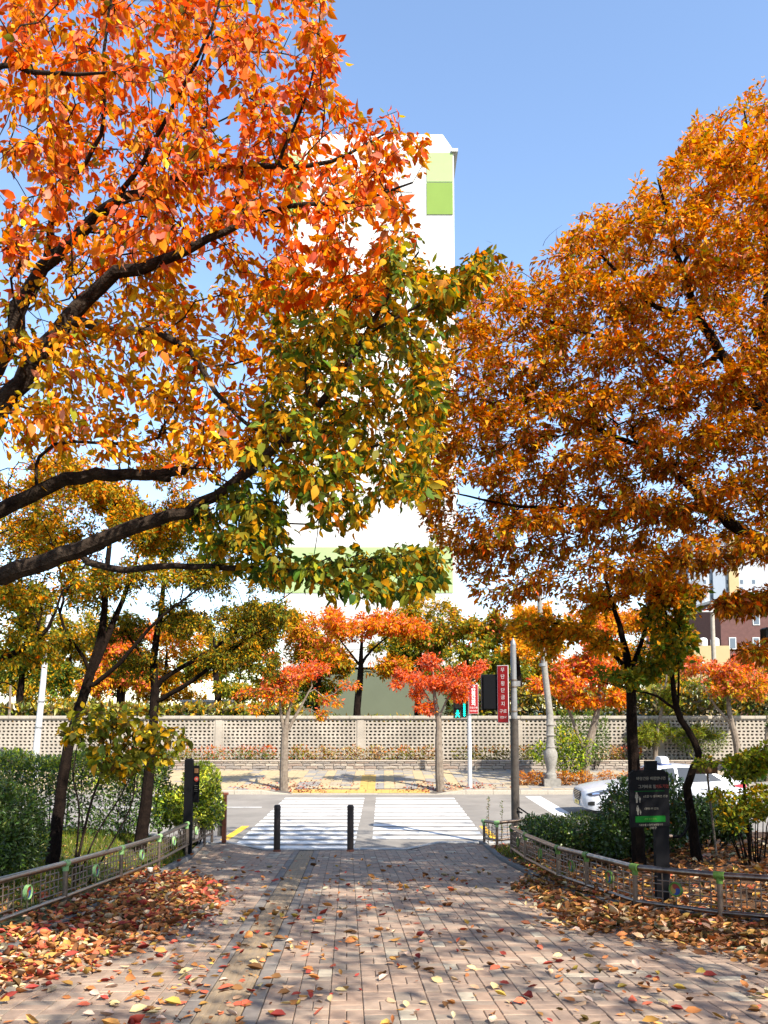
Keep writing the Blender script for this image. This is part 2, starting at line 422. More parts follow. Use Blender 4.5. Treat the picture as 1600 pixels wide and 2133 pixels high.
kerb_run('path_edging_kerb', [(left_edge(y) - 0.05, y) for y in (3, 17.6)], 0.10, 0.06, M['darkkerb'], 'dark grey stone edging between the brick path and the planted bed with the hedge', zf=lambda x, y: zpath(x, y))
kerb_run('path_edging_kerb', [(x + 0.05, y) for y, x in RE[1:8]], 0.10, 0.05, M['darkkerb'], 'dark stone edging of the brick path below the curved fence', zf=lambda x, y: zpath(x, y))
kerb_run('road_kerb', [(-22, 18.1), (-3.8, 18.1), (-3.4, 18.1), (-2.6, 18.1), (0.5, 18.1), (1.2, 18.1), (2.1, 18.1), (24, 18.1)], 0.15, 0.004, M['granite'],
         'grey granite kerb between the brick path and the zebra crossing', 1.0, zf=lambda x, y: zpath(x, 17.95))

road = struct(MB().add([(-400, 18.17, 0), (400, 18.17, 0), (400, 30.25, 0), (-400, 30.25, 0)], [(0, 1, 2, 3)]).build('road', M['asphalt']))
mk = MB()
def patch(mb, x0, x1, y0, y1, z=0.004): mb.add([(x0, y0, z), (x1, y0, z), (x1, y1, z), (x0, y1, z)], [(0, 1, 2, 3)])
for k in range(15):
    y0 = 18.75 + 0.71 * k
    for nm, a, b in (('l', -3.47, -0.68), ('r', -0.28, 2.46)):
        if nm == 'r' and k < 2: continue
        m_ = MB(); xs = np.linspace(a, b, 8); n = len(xs)
        vs = [(x + rng.normal(0, 0.006), y0 + rng.normal(0, 0.008), 0.004) for x in xs] + [(x + rng.normal(0, 0.006), y0 + 0.43 + rng.normal(0, 0.008), 0.004) for x in xs]
        m_.add(vs, [(i, i + 1, n + i + 1, n + i) for i in range(n - 1)]); m_.build('crossing_stripe', M['paint'], road)
m_ = MB(); patch(m_, 5.05, 5.6, 24.2, 29.6); m_.build('stop_line', M['paint'], road)
m_ = MB(); patch(m_, -60, -3.9, 26.35, 26.5); m_.build('lane_line', M['paint'], road)
m_ = MB(); m_.add([(-3.95, 20.0, 0.004), (-3.75, 20.0, 0.004), (-3.62, 22.3, 0.004), (-3.82, 22.3, 0.004)], [(0, 1, 2, 3)]); m_.build('yellow_line', M['ypaint'], road)
m_ = MB(); m_.add([(2.62, 19.6, 0.004), (2.8, 19.6, 0.004), (2.72, 22.3, 0.004), (2.56, 22.3, 0.004)], [(0, 1, 2, 3)]); m_.build('yellow_line', M['ypaint'], road)

# pavement on the far side of the road
def zfar(x, y):
    mid = sstep((x + 4.5) / 1.1) * sstep((3.0 - x) / 1.1)
    return 0.15 + 0.028 * (y - 30.3) - 0.135 * (1 - sstep((y - 30.3) / 1.8)) * mid
sw = grid_mesh('sidewalk', lambda y: list(np.linspace(-30, 34, 90)), list(np.linspace(30.3, 37.15, 14)), lambda x, y: zfar(x, y) - 0.006, M['mortar'])
fp = MB()
for i in range(-52, 62):
    for j in range(17):
        x0, y0 = i * 0.42, 30.5 + j * 0.39
        if -0.95 < x0 + 0.2 < -0.3 and y0 < 35.5 or -3.4 < x0 + 0.2 < 1.75 and y0 < 31.0: continue
        col_band = (i % 3 == 0)
        c = 0 if (col_band or rng.random() < (0.72 if x0 < -4 else 0.22)) else (2 if rng.random() < 0.3 else 1)
        if x0 > 3: c = 2 if rng.random() < 0.6 else 1
        fp.mi = c; g_ = 0.006
        q = [(x0 + g_, y0 + g_), (x0 + 0.42 - g_, y0 + g_), (x0 + 0.42 - g_, y0 + 0.39 - g_), (x0 + g_, y0 + 0.39 - g_)]
        vs = [(x, y, zfar(x, y)) for x, y in q]; vs += [(x, y, z - 0.02) for x, y, z in vs]
        fp.add(vs, [(0, 1, 2, 3), (4, 5, 1, 0), (5, 6, 2, 1), (6, 7, 3, 2), (7, 4, 0, 3)])
tag(fp.build('far_pavers', M['farpav'], sw), kind='stuff')
def tactile_block(x, y):
    m_ = MB(); z = zfar(x, y); sl = (zfar(x, y + 0.14) - zfar(x, y - 0.14)) / 0.28; h = 0.146
    vs = [(x + a * h, y + b * h, zfar(x, y) + b * h * sl + 0.004 + dz) for dz in (-0.03, 0) for a, b in ((-1, -1), (1, -1), (1, 1), (-1, 1))]
    m_.add(vs, [(4, 5, 6, 7), (0, 1, 5, 4), (1, 2, 6, 5), (2, 3, 7, 6), (3, 0, 4, 7)]); m_.build('tactile_block', M['ytact'], sw)
for i in range(17):
    for j in range(2): tactile_block(-3.25 + 0.3 * i, 30.65 + 0.3 * j)
for i in range(2):
    for j in range(14): tactile_block(-0.78 + 0.3 * i, 31.26 + 0.3 * j)
kerb_run('far_kerb', [(-28, 30.35), (-4.5, 30.35), (-3.4, 30.35), (1.9, 30.35), (3.0, 30.35), (34, 30.35)], 0.2, 0.003, M['granite_y'], 'pale granite kerb along the far pavement, lowered at the crossing', 1.0, zf=lambda x, y: zfar(x, 30.3), depth=0.3)

# low stone retaining wall
sw_root = root('stone_retaining_wall', (0, 37.2, 0.3), 'low wall of stacked rough stones in front of the planted strip', 'wall')
MB().box((2, 37.34, 0.5), (32, 0.28, 0.46)).build('backing', M['mortar'], sw_root)
protos = []
for k in range(10):
    rg = random.Random(k); vs = []
    for z in (-0.5, 0.5):
        for x, y in ((-0.5, 0.0), (0.5, 0.0), (0.5, 1.0), (-0.5, 1.0)):
            vs.append((x * (1 - 0.06 * rg.random()), y - (0.0 if y else rg.uniform(0.1, 0.7)), z * (1 - 0.12 * rg.random())))
    vs.append((rg.uniform(-0.2, 0.2), -rg.uniform(0.7, 1.1), rg.uniform(-0.15, 0.15)))
    me = bpy.data.meshes.new('stone'); me.from_pydata(vs, [], [(0, 1, 8), (1, 5, 8), (5, 4, 8), (4, 0, 8), (1, 2, 6, 5), (3, 0, 4, 7), (4, 5, 6, 7), (0, 3, 2, 1)])
    me.materials.append(M['stone'][k % 4]); me.update(); protos.append(me)
zc = 0.30
for row, h in enumerate((0.10, 0.13, 0.11, 0.10)):
    x = -13.8 + rng.random() * 0.3
    while x < 17.8:
        L = rng.uniform(0.28, 0.72)
        o = link('stone', protos[int(rng.integers(10))], sw_root)
        o.matrix_basis = Matrix.Translation((x + L / 2, 37.2, zc + h / 2)) @ Matrix.Diagonal((L - 0.02, 0.05, h - 0.014, 1)).to_4x4()
        x += L
    zc += h
x = -13.9
while x < 17.9:
    L = rng.uniform(0.7, 1.1)
    MB().bbox((x + L / 2, 37.32, zc + 0.022), (L - 0.012, 0.36, 0.04), 0.008).build('cap_stone', M['stone'][2], sw_root); x += L
struct(MB().add([(-30, 37.45, 0.70), (34, 37.45, 0.70), (34, 38.6, 0.74), (-30, 38.6, 0.74)], [(0, 1, 2, 3)]).build('planting_strip_ground', M['soil_r']))

# perforated brick wall
pw = root('perforated_wall', (0, 38.6, 0.6), 'long beige wall of open brickwork with rows of square holes', 'wall')
WB, WT, WY = 0.55, 2.68, 38.62
def screen_panel(x0, x1):
    m_ = MB(); n = int((x1 - x0) / 0.204); cw = (x1 - x0) / n; rows = 13; rh = 0.157
    z = WB
    m_.box(((x0 + x1) / 2, WY, z + 0.02), (x1 - x0, 0.18, 0.04))
    z += 0.04
    for r in range(rows):
        for c in range(n + 1):
            xx = min(max(x0 + c * cw + (0.018 if r % 2 else -0.018), x0 + 0.05), x1 - 0.05)
            m_.box((xx, WY, z + 0.040), (0.088 + rng.normal(0, 0.003), 0.175 + rng.normal(0, 0.004), 0.080))
        m_.box(((x0 + x1) / 2, WY, z + 0.080 + 0.0385), (x1 - x0, 0.18, 0.077))
        z += rh
    m_.build('screen_panel', M['screen'], pw)
    return z
pil = [-27.5, -21.0, -14.3, -7.75, -1.1, 6.25, 12.9, 19.6, 26.4]
for a, b in zip(pil, pil[1:]): ztop_panel = screen_panel(a + 0.16, b - 0.16)
for k, x in enumerate(pil):
    wdt = 0.318
    MB().box((x, WY, (WB + 2.64) / 2), (wdt, 0.24, 2.64 - WB)).build('pilaster', M['screen'], pw)
for i in range(54):
    x = -27.6 + i * 1.0
    MB().bbox((x + 0.5, WY, 2.705), (0.985, 0.36, 0.13), 0.02).build('coping_stone', M['coping'], pw)

# ------------------------------------------------------------------ buildings
def px_rect(px0, py0, px1, py1, D):
    a = P(px0, py1, D); b = P(px1, py0, D); return a[0], b[0], a[2], b[2]
D = 60.0
bld = root('apartment_building', (-1.1, 60, 0.4), 'tall white apartment block with a blank end wall and green corner panels', 'building')
x0, x1, _, ztop = px_rect(588, 280, 945, 1480, D)
zsh = P(945, 313, D)[2]
zb = P(800, 1395, D)[2]
MB().prism([(x0, D, zb), (x1, D, zb), (x1, D, zsh), (x1 - 0.85, D, ztop), (x0 + 0.85, D, ztop), (x0, D, zsh)], (0, 45, 0)).build('wall', M['bwhite'], bld)
MB().box(((x0 + x1) / 2, D + 22.5, (zb - 0.4) / 2 + 0.2), (x1 - x0 - 0.02, 45, zb + 0.36)).build('base_wall', M['bbase'], bld)
MB().box((x1 + 0.06, D + 10, zsh - 0.1), (0.5, 20.4, 0.24)).build('eaves_moulding', M['bwhite'], bld)
def panel(name, px0, py0, px1, py1, m, t=0.05):
    a, b, c, d = px_rect(px0, py0, px1, py1, D)
    MB().box(((a + b) / 2, D - t / 2, (c + d) / 2), (b - a, t, d - c)).build(name, m, bld)
panel('green_panel', 889, 319, 943, 379, M['blgreen']); panel('olive_panel', 889, 381, 943, 447, M['bdgreen'])
panel('green_panel', 590, 319, 634, 381, M['blgreen']); panel('olive_panel', 590, 383, 632, 447, M['bdgreen'])
panel('grey_panel', 655, 393, 700, 447, M['bgrey']); panel('grey_panel', 822, 320, 860, 400, M['bgrey']); panel('grey_panel', 812, 404, 862, 447, M['bgrey'])
panel('yellow_panel', 726, 382, 784, 440, M['byellow']); panel('grey_panel', 690, 330, 738, 376, M['bgrey'])
panel('green_band', 590, 1140, 943, 1235, M['blgreen'])
for k in range(14):
    py = 449 + k * 69.5
    if 1120 < py < 1245: continue
    a, b, c, d = px_rect(590, py - 0.5, 943, py + 0.5, D)
    MB().box(((a + b) / 2, D - 0.008, (c + d) / 2), (b - a, 0.016, 0.03)).build('panel_joint', M['seam'], bld)

def window(parent, cx, y, cz, w_, h_, fr, depth=0.06):
    f = MB().box((cx, y - depth / 2, cz), (w_ + 0.14, depth, h_ + 0.14)).build('window', fr, parent)
    MB().box((cx, y - depth - 0.008, cz), (w_, 0.016, h_)).build('pane', M['glass'], f)
# far tower to the right, seen between the leaves
D = 300.0
tw = root('tower_block', P(1500, 1472, D) * np.array([1, 1, 0]), 'far blue-grey apartment tower seen through gaps in the orange leaves', 'building')
a, b, c, d = px_rect(1444, 1120, 1660, 1472, D); MB().box(((a + b) / 2, D + 10, (c + d) / 2), (b - a, 20, d - c)).build('wall', M['tower2'], tw)
a2, b2, c2, d2 = px_rect(1385, 1205, 1447, 1472, D); MB().box(((a2 + b2) / 2, D + 9, (c2 + d2) / 2), (b2 - a2, 20, d2 - c2)).build('wing_wall', M['tower'], tw)
for px0, px1, m_ in ((1452, 1461, 'tower'), (1492, 1505, 'tower'), (1526, 1533, 'beige')):
    a, b, c, d = px_rect(px0, 1122, px1, 1470, D); MB().box(((a + b) / 2, D - 0.6, (c + d) / 2), (b - a, 1.2, d - c)).build('wall_rib', M[m_], tw)
for px in (1392, 1412, 1430, 1468, 1482, 1516, 1545, 1570):
    for k in range(9 if px > 1440 else 6):
        py = 1212 + 15.3 * k
        q = P(px, py, D); front = D - 1.0 if px < 1447 else D
        window(tw, q[0], front, q[2], 0.95, 1.35, M['tower'], 0.1)
# red brick house
D = 75.0
bh = root('brick_building', P(1560, 1480, D) * np.array([1, 1, 0]), 'dark red brick house behind the wall with a white framed window', 'building')
a, b, c, d = px_rect(1508, 1252, 1640, 1490, D); MB().box(((a + b) / 2, D + 5, d / 2), (b - a, 10, d)).build('wall', M['brick'], bh)
MB().box(((a + b) / 2, D + 5, d + 0.12), (b - a + 0.5, 10.5, 0.24)).build('roof_slab', M['bgrey'], bh)
for px, py in ((1526, 1340), (1575, 1340), (1575, 1290)):
    q = P(px, py, D); window(bh, q[0], D, q[2], 0.5, 0.95, M['white'])
D = 62.0
lh = root('low_building', P(1470, 1480, D) * np.array([1, 1, 0]), 'small yellow-beige flat roofed building with rooftop tanks', 'building')
a, b, c, d = px_rect(1432, 1345, 1520, 1490, D); MB().box(((a + b) / 2, D + 4, d / 2), (b - a, 8, d)).build('wall', M['beige'], lh)
for px in (1478, 1503):
    q = P(px, 1345, D); MB().lathe((q[0], D + 1.2, d), [(0.3, 0), (0.32, 0.1), (0.32, 0.55), (0.22, 0.68), (0.06, 0.72)], 14).build('water_tank', M['white'], lh, smooth=True)
window(lh, P(1455, 1390, D)[0], D, P(1455, 1390, D)[2], 0.7, 0.7, M['white'])
D = 48.0
wh = root('low_building', P(420, 1480, D) * np.array([1, 1, 0]), 'low pale flat roofed building behind the wall at the left', 'building')
a, b, c, d = px_rect(380, 1462, 462, 1500, D); MB().box(((a + b) / 2, D + 3, d / 2), (b - a, 6, d)).build('wall', M['bwhite'], wh)
MB().box(((a + b) / 2, D + 3, d + 0.06), (b - a + 0.3, 6.3, 0.12)).build('roof_slab', M['bgrey'], wh)
for px in (400, 440): window(wh, P(px, 1478, D)[0], D, P(px, 1480, D)[2], 0.7, 0.35, M['bgrey'])

# ------------------------------------------------------------------ vegetation
C = {  # leaf colours (linear albedo)
 'redorange': (0.60, 0.095, 0.020), 'orange': (0.66, 0.205, 0.022), 'amber': (0.60, 0.27, 0.030), 'yellow': (0.60, 0.37, 0.04),
 'olive': (0.20, 0.185, 0.022), 'green': (0.085, 0.14, 0.02), 'dgreen': (0.035, 0.065, 0.014), 'red': (0.40, 0.030, 0.012),
 'coral': (0.66, 0.165, 0.085), 'brown': (0.20, 0.075, 0.022), 'rust': (0.38, 0.13, 0.020), 'tan': (0.56, 0.37, 0.19), 'pink': (0.66, 0.26, 0.15),
 'lime': (0.34, 0.38, 0.035), 'bronze': (0.11, 0.075, 0.018), 'gold': (0.48, 0.26, 0.022), 'moss': (0.13, 0.15, 0.028), 'pale': (0.58, 0.46, 0.30), 'ylime': (0.52, 0.54, 0.06)}
def pick(rg, pal, n, jit=0.16):
    names = list(pal.keys()); wts = np.array([pal[k] for k in names], float); wts /= wts.sum()
    idx = rg.choice(len(names), n, p=wts)
    c = np.array([C[k] for k in names])[idx]
    return np.clip(c * (1 + rg.normal(0, jit, (n, 1))) * (1 + rg.normal(0, jit * 0.5, (n, 3))), 0.004, 0.85)

T5v = np.array([(0, 0, 0), (.25, .42, .06), (0, .45, 0), (-.25, .42, .06), (0, 1, -.08)]); T5f = np.array([(0, 1, 2), (2, 1, 4), (0, 2, 3), (2, 4, 3)])
T8v = np.array([(0, 0, 0), (0, .33, 0), (0, .7, -.05), (0, 1.05, -.2), (.25, .27, .07), (.26, .6, .03), (-.25, .27, .07), (-.26, .6, .03)])
T8f = np.array([(0, 4, 1), (1, 4, 5), (1, 5, 2), (2, 5, 3), (0, 1, 6), (1, 7, 6), (1, 2, 7), (2, 3, 7)])
TNv = np.array([(0.04, 0, 0), (-.04, 0, 0), (0, 1, 0.0), (0, .5, .05)]); TNf = np.array([(0, 3, 1), (0, 2, 3), (3, 2, 1)])
def norm(a): return a / np.maximum(np.linalg.norm(a, axis=-1, keepdims=True), 1e-9)
def leaf_basis(d, nrm):
    d = norm(d); x = norm(np.cross(d, nrm)); z = np.cross(x, d); return x, d, z
CURL = np.random.default_rng(5)
def leaf_geo(pos, d, nrm, size, T, width=1.0):
    x, y, z = leaf_basis(d, nrm)
    tv = T[0]; s = np.asarray(size).reshape(-1, 1, 1); cu = CURL.uniform(-0.4, 2.6, (len(pos), 1, 1)); wd = width * CURL.uniform(0.72, 1.12, (len(pos), 1, 1))
    v = pos[:, None, :] + s * (x[:, None, :] * (tv[None, :, 0:1] * wd) + y[:, None, :] * tv[None, :, 1:2] + z[:, None, :] * tv[None, :, 2:3] * cu)
    n, k = len(pos), len(tv)
    f = (T[1][None] + (np.arange(n) * k)[:, None, None]).reshape(-1, 3)
    return v.reshape(-1, 3), f, k
def leaves_obj(name, pos, d, nrm, size, tint, T, mtl, parent, width=1.0, smooth=True):
    v, f, k = leaf_geo(pos, d, nrm, size, T, width)
    me = np_mesh(name, v, f, smooth, np.repeat(tint, k, axis=0)); me.materials.append(mtl)
    return link(name, me, parent)

class Skel:
    def __init__(s, nmax=40000):
        s.P = np.zeros((nmax, 3)); s.par = np.full(nmax, -1); s.PL = np.zeros(nmax); s.Dr = np.zeros((nmax, 3)); s.R = np.zeros(nmax)
        s.limb = np.zeros(nmax, bool); s.ok = np.ones(nmax, bool); s.zone = np.zeros(nmax, int); s.tipd = np.zeros(nmax); s.n = 0
    def add(s, p, par, limb=False, r=0.0, ok=True, zone=0):
        i = s.n; s.P[i] = p; s.par[i] = par; s.limb[i] = limb; s.R[i] = r; s.ok[i] = ok; s.zone[i] = zone
        if par >= 0:
            dv = s.P[i] - s.P[par]; L = np.linalg.norm(dv); s.PL[i] = s.PL[par] + L; s.Dr[i] = dv / max(L, 1e-6)
        s.n += 1; return i
def smooth_line(pts, step):
    """Catmull-Rom through pts (x,y,z,r)"""
    pts = np.array(pts, float); out = []
    for i in range(len(pts) - 1):
        p0, p1, p2, p3 = pts[max(i - 1, 0)], pts[i], pts[i + 1], pts[min(i + 2, len(pts) - 1)]
        n = max(2, int(np.linalg.norm(p2[:3] - p1[:3]) / step))
        for k in range(n):
            t = k / n
            q = 0.5 * ((2 * p1) + (-p0 + p2) * t + (2 * p0 - 5 * p1 + 4 * p2 - p3) * t * t + (-p0 + 3 * p1 - 3 * p2 + p3) * t ** 3)
            out.append(q)
    out.append(pts[-1]); return np.array(out)
def build_tree(rt, limbs, attr, zones, rg, step=0.22, bias=0.22, bow=0.12, jit=0.03, tip_r=0.0035, bark=None, min_ok=0.0, maxd=None, pexp=2.3, wob=0.006):
    """limbs: polylines of (x,y,z,r), each its own part; twigs then reach every attraction point"""
    sk = Skel()
    first = True
    for li, pts in enumerate(limbs):
        L = smooth_line(pts, step)
        L[1:-1, :3] += rg.normal(0, wob, (len(L) - 2, 3)) * np.minimum(1, L[1:-1, 3:4] * 20)
        par = -1
        if not first:
            dd = np.linalg.norm(sk.P[:sk.n] - L[0, :3], axis=1); par = int(np.argmin(dd)); L[0, :3] = sk.P[par]
        mb = MB(); mb.tube(L[:, :3], list(np.maximum(L[:, 3] * (1 + rg.normal(0, 0.02, len(L))), 0.003)), 10 if L[0, 3] > 0.03 else 6)
        mb.build('trunk' if first else 'limb', bark, rt, smooth=True)
        for q in L[(0 if first else 1):]:
            par = sk.add(q[:3], par, True, q[3], ok=q[2] > min_ok)
        first = False
    n0 = sk.n
    dmin = np.array([np.min(np.linalg.norm(sk.P[:n0] - a, axis=1)) for a in attr])
    tips = []
    for ai in np.argsort(dmin):
        a = attr[ai]
        dv = np.linalg.norm(sk.P[:sk.n] - a, axis=1)
        cost = dv + bias * sk.PL[:sk.n] + np.where(sk.ok[:sk.n], 0, 1e3)
        i = int(np.argmin(cost)); d = dv[i]
        if maxd and d > maxd: continue
        p0 = sk.P[i]; n = max(2, int(d / step))
        ctrl = p0 + sk.Dr[i] * d * 0.35 + (a - p0) * 0.25 + np.array([0, 0, bow * d]) + rg.normal(0, 0.08 * d, 3)
        par = i
        for k in range(1, n + 1):
            t = k / n
            q = (1 - t) ** 2 * p0 + 2 * t * (1 - t) * ctrl + t * t * a
            if k < n: q = q + rg.normal(0, jit, 3)
            par = sk.add(q, par, zone=zones[ai])
        tips.append(par)
    N = sk.n
    area = np.zeros(N); tipd = np.full(N, 99.0); kids = np.zeros(N, int)
    for i in range(N): 
        if sk.par[i] >= 0: kids[sk.par[i]] += 1
    for i in range(N - 1, -1, -1):
        if kids[i] == 0: area[i] = tip_r ** pexp; tipd[i] = 0
        p = sk.par[i]
        if p >= 0:
            area[p] += area[i]; tipd[p] = min(tipd[p], tipd[i] + np.linalg.norm(sk.P[i] - sk.P[p]))
    rad = area ** (1 / pexp)
    tw_i = np.array([i for i in range(n0, N)])
    pi = sk.par[tw_i]
    r1 = rad[tw_i]; r0 = np.where(sk.limb[pi], np.minimum(rad[tw_i] * 1.15, np.maximum(sk.R[pi], 0.004)), rad[pi]); r0 = np.minimum(r0, r1 * 2.2)
    p0 = sk.P[pi]; p1 = sk.P[tw_i]; d = norm(p1 - p0)
    a = np.where(np.abs(d[:, 2:3]) < 0.9, np.array([[0, 0, 1.0]]), np.array([[1.0, 0, 0]]))
    x = norm(np.cross(d, a)); y = np.cross(d, x); S = 5
    ang = np.arange(S) * 2 * math.pi / S
    ring = x[:, None, :] * np.cos(ang)[None, :, None] + y[:, None, :] * np.sin(ang)[None, :, None]
    v = np.concatenate([p0[:, None, :] + ring * r0[:, None, None], (p1 + d * 0.3 * r1[:, None])[:, None, :] + ring * r1[:, None, None]], axis=1).reshape(-1, 3)
    base = (np.arange(len(tw_i)) * 2 * S)[:, None, None]
    q = np.array([(k, (k + 1) % S, S + (k + 1) % S, S + k) for k in range(S)])[None]
    me = np_mesh('branches', v, (base + q).reshape(-1, 4), True); me.materials.append(bark)
    tag(link('branches', me, rt), kind='stuff')
    return sk, tw_i, tipd[tw_i], rad

def twig_leaves(rg, sk, idx, tipd, reach, per, spread, along, side, droop, flat, size, sz_var=0.25):
    """leaf positions, directions, normals along the outer ends of the twigs"""
    sel = idx[tipd < reach]
    n = rg.poisson(per, len(sel)); k = np.repeat(sel, n); m = len(k)
    t = rg.random((m, 1)); pos = sk.P[sk.par[k]] * (1 - t) + sk.P[k] * t
    bd = sk.Dr[k]
    sd = norm(np.cross(bd, rg.normal(0, 1, (m, 3))))
    pos = pos + sd * (rg.random((m, 1)) ** 1.0 * spread) 
    d = norm(bd * along + sd * side + np.array([0, 0, -droop]) + rg.normal(0, 0.25, (m, 3)))
    nr = norm(np.array([0, 0, flat]) + rg.normal(0, 0.6, (m, 3)) - d * 0.1)
    s = size * np.clip(1 + rg.normal(0, sz_var, m), 0.45, 1.6)
    return pos, d, nr, s, sk.zone[k]

def poly_pts(rg, poly, n):
    poly = np.array(poly, float); lo, hi = poly.min(0), poly.max(0); out = []
    x, y = poly[:, 0], poly[:, 1]; x2, y2 = np.roll(x, -1), np.roll(y, -1)
    while len(out) < n:
        q = lo + rg.random(2) * (hi - lo)
        c = ((y > q[1]) != (y2 > q[1])) & (q[0] < (x2 - x) * (q[1] - y) / (y2 - y + 1e-12) + x)
        if c.sum() % 2: out.append(q)
    return np.array(out)
def blob_pts(rg, blobs, n, shell=2.4):
    """blobs: (px, py, D, rx_px, ry_px[, depth radius in m])"""
    vol = np.array([b[3] * b[4] for b in blobs], float); vol /= vol.sum(); out = []
    for b, k in zip(blobs, rg.multinomial(n, vol)):
        c = P(b[0], b[1], b[2]); sc = b[2] / FPX
        rad = np.array([b[3] * sc, (b[5] if len(b) > 5 else 0.85 * b[3] * sc), b[4] * sc])
        u = norm(rg.normal(0, 1, (k, 3))) * (rg.random((k, 1)) ** (1 / shell)); out.append(c + u * rad)
    return np.concatenate(out)
def clumpy(rg, blobs, k=5, f=0.46):
    out = []
    for b in blobs:
        rd = b[5] if len(b) > 5 else 0.85 * b[3] * b[2] / FPX
        for _ in range(k):
            u = norm(rg.normal(0, 1, 3)) * rg.random() ** 0.5 * 0.72; q = rg.uniform(0.75, 1.25)
            out.append((b[0] + u[0] * b[3], b[1] + u[2] * b[4], b[2] + u[1] * rd, b[3] * f * q, b[4] * f * q * 0.9, rd * f * q))
    return out
def px_limb(pts):
    """[(px,py,D,r)] -> world polyline"""
    return [tuple(P(a, b, D)) + (r,) for a, b, D, r in pts]

def simple_tree(name, label, trunk, blobs, natt, per, lsize, pal_lo, pal_hi, seed, bark='bark_far', group=None, limbs=(), T=(T5v, T5f), step=0.3, reach=0.9, spread=0.14, droop=0.35, flat=0.5, bias=0.25, width=1.0, tip_r=0.006, cat='tree', mtl='leaf', min_frac=0.35):
    rg = np.random.default_rng(seed)
    L0 = list(trunk)
    rt = root(name, L0[0][:3], label, cat, group)
    L0[0] = (L0[0][0], L0[0][1], L0[0][2] - 0.08, L0[0][3])
    at = blob_pts(rg, clumpy(rg, blobs), natt, 2.0); zlo, zhi = np.percentile(at[:, 2], [5, 95])
    mn = L0[0][2] + min_frac * (L0[-1][2] - L0[0][2])
    sk, ti, td, rad = build_tree(rt, [L0] + [px_limb(l) for l in limbs], at, np.zeros(len(at), int), rg, step=step, bias=bias, tip_r=tip_r, bark=M[bark], min_ok=mn)
    pos, d, nr, s, z = twig_leaves(rg, sk, ti, td, reach, per * 4.2, spread * 1.15, 0.5, 0.8, droop, flat, lsize)
    h = np.clip((pos[:, 2] - zlo) / (zhi - zlo + 1e-6) + rg.normal(0, 0.22, len(pos)), 0, 1)
    c = np.where((rg.random(len(pos)) < h)[:, None], pick(rg, pal_hi, len(pos)), pick(rg, pal_lo, len(pos)))
    leaves_obj('crown', pos, d, nr, s, c, T, M[mtl], rt, width)
    return rt

def gpt(px, py, D): q = P(px, py, D); return q[0], D
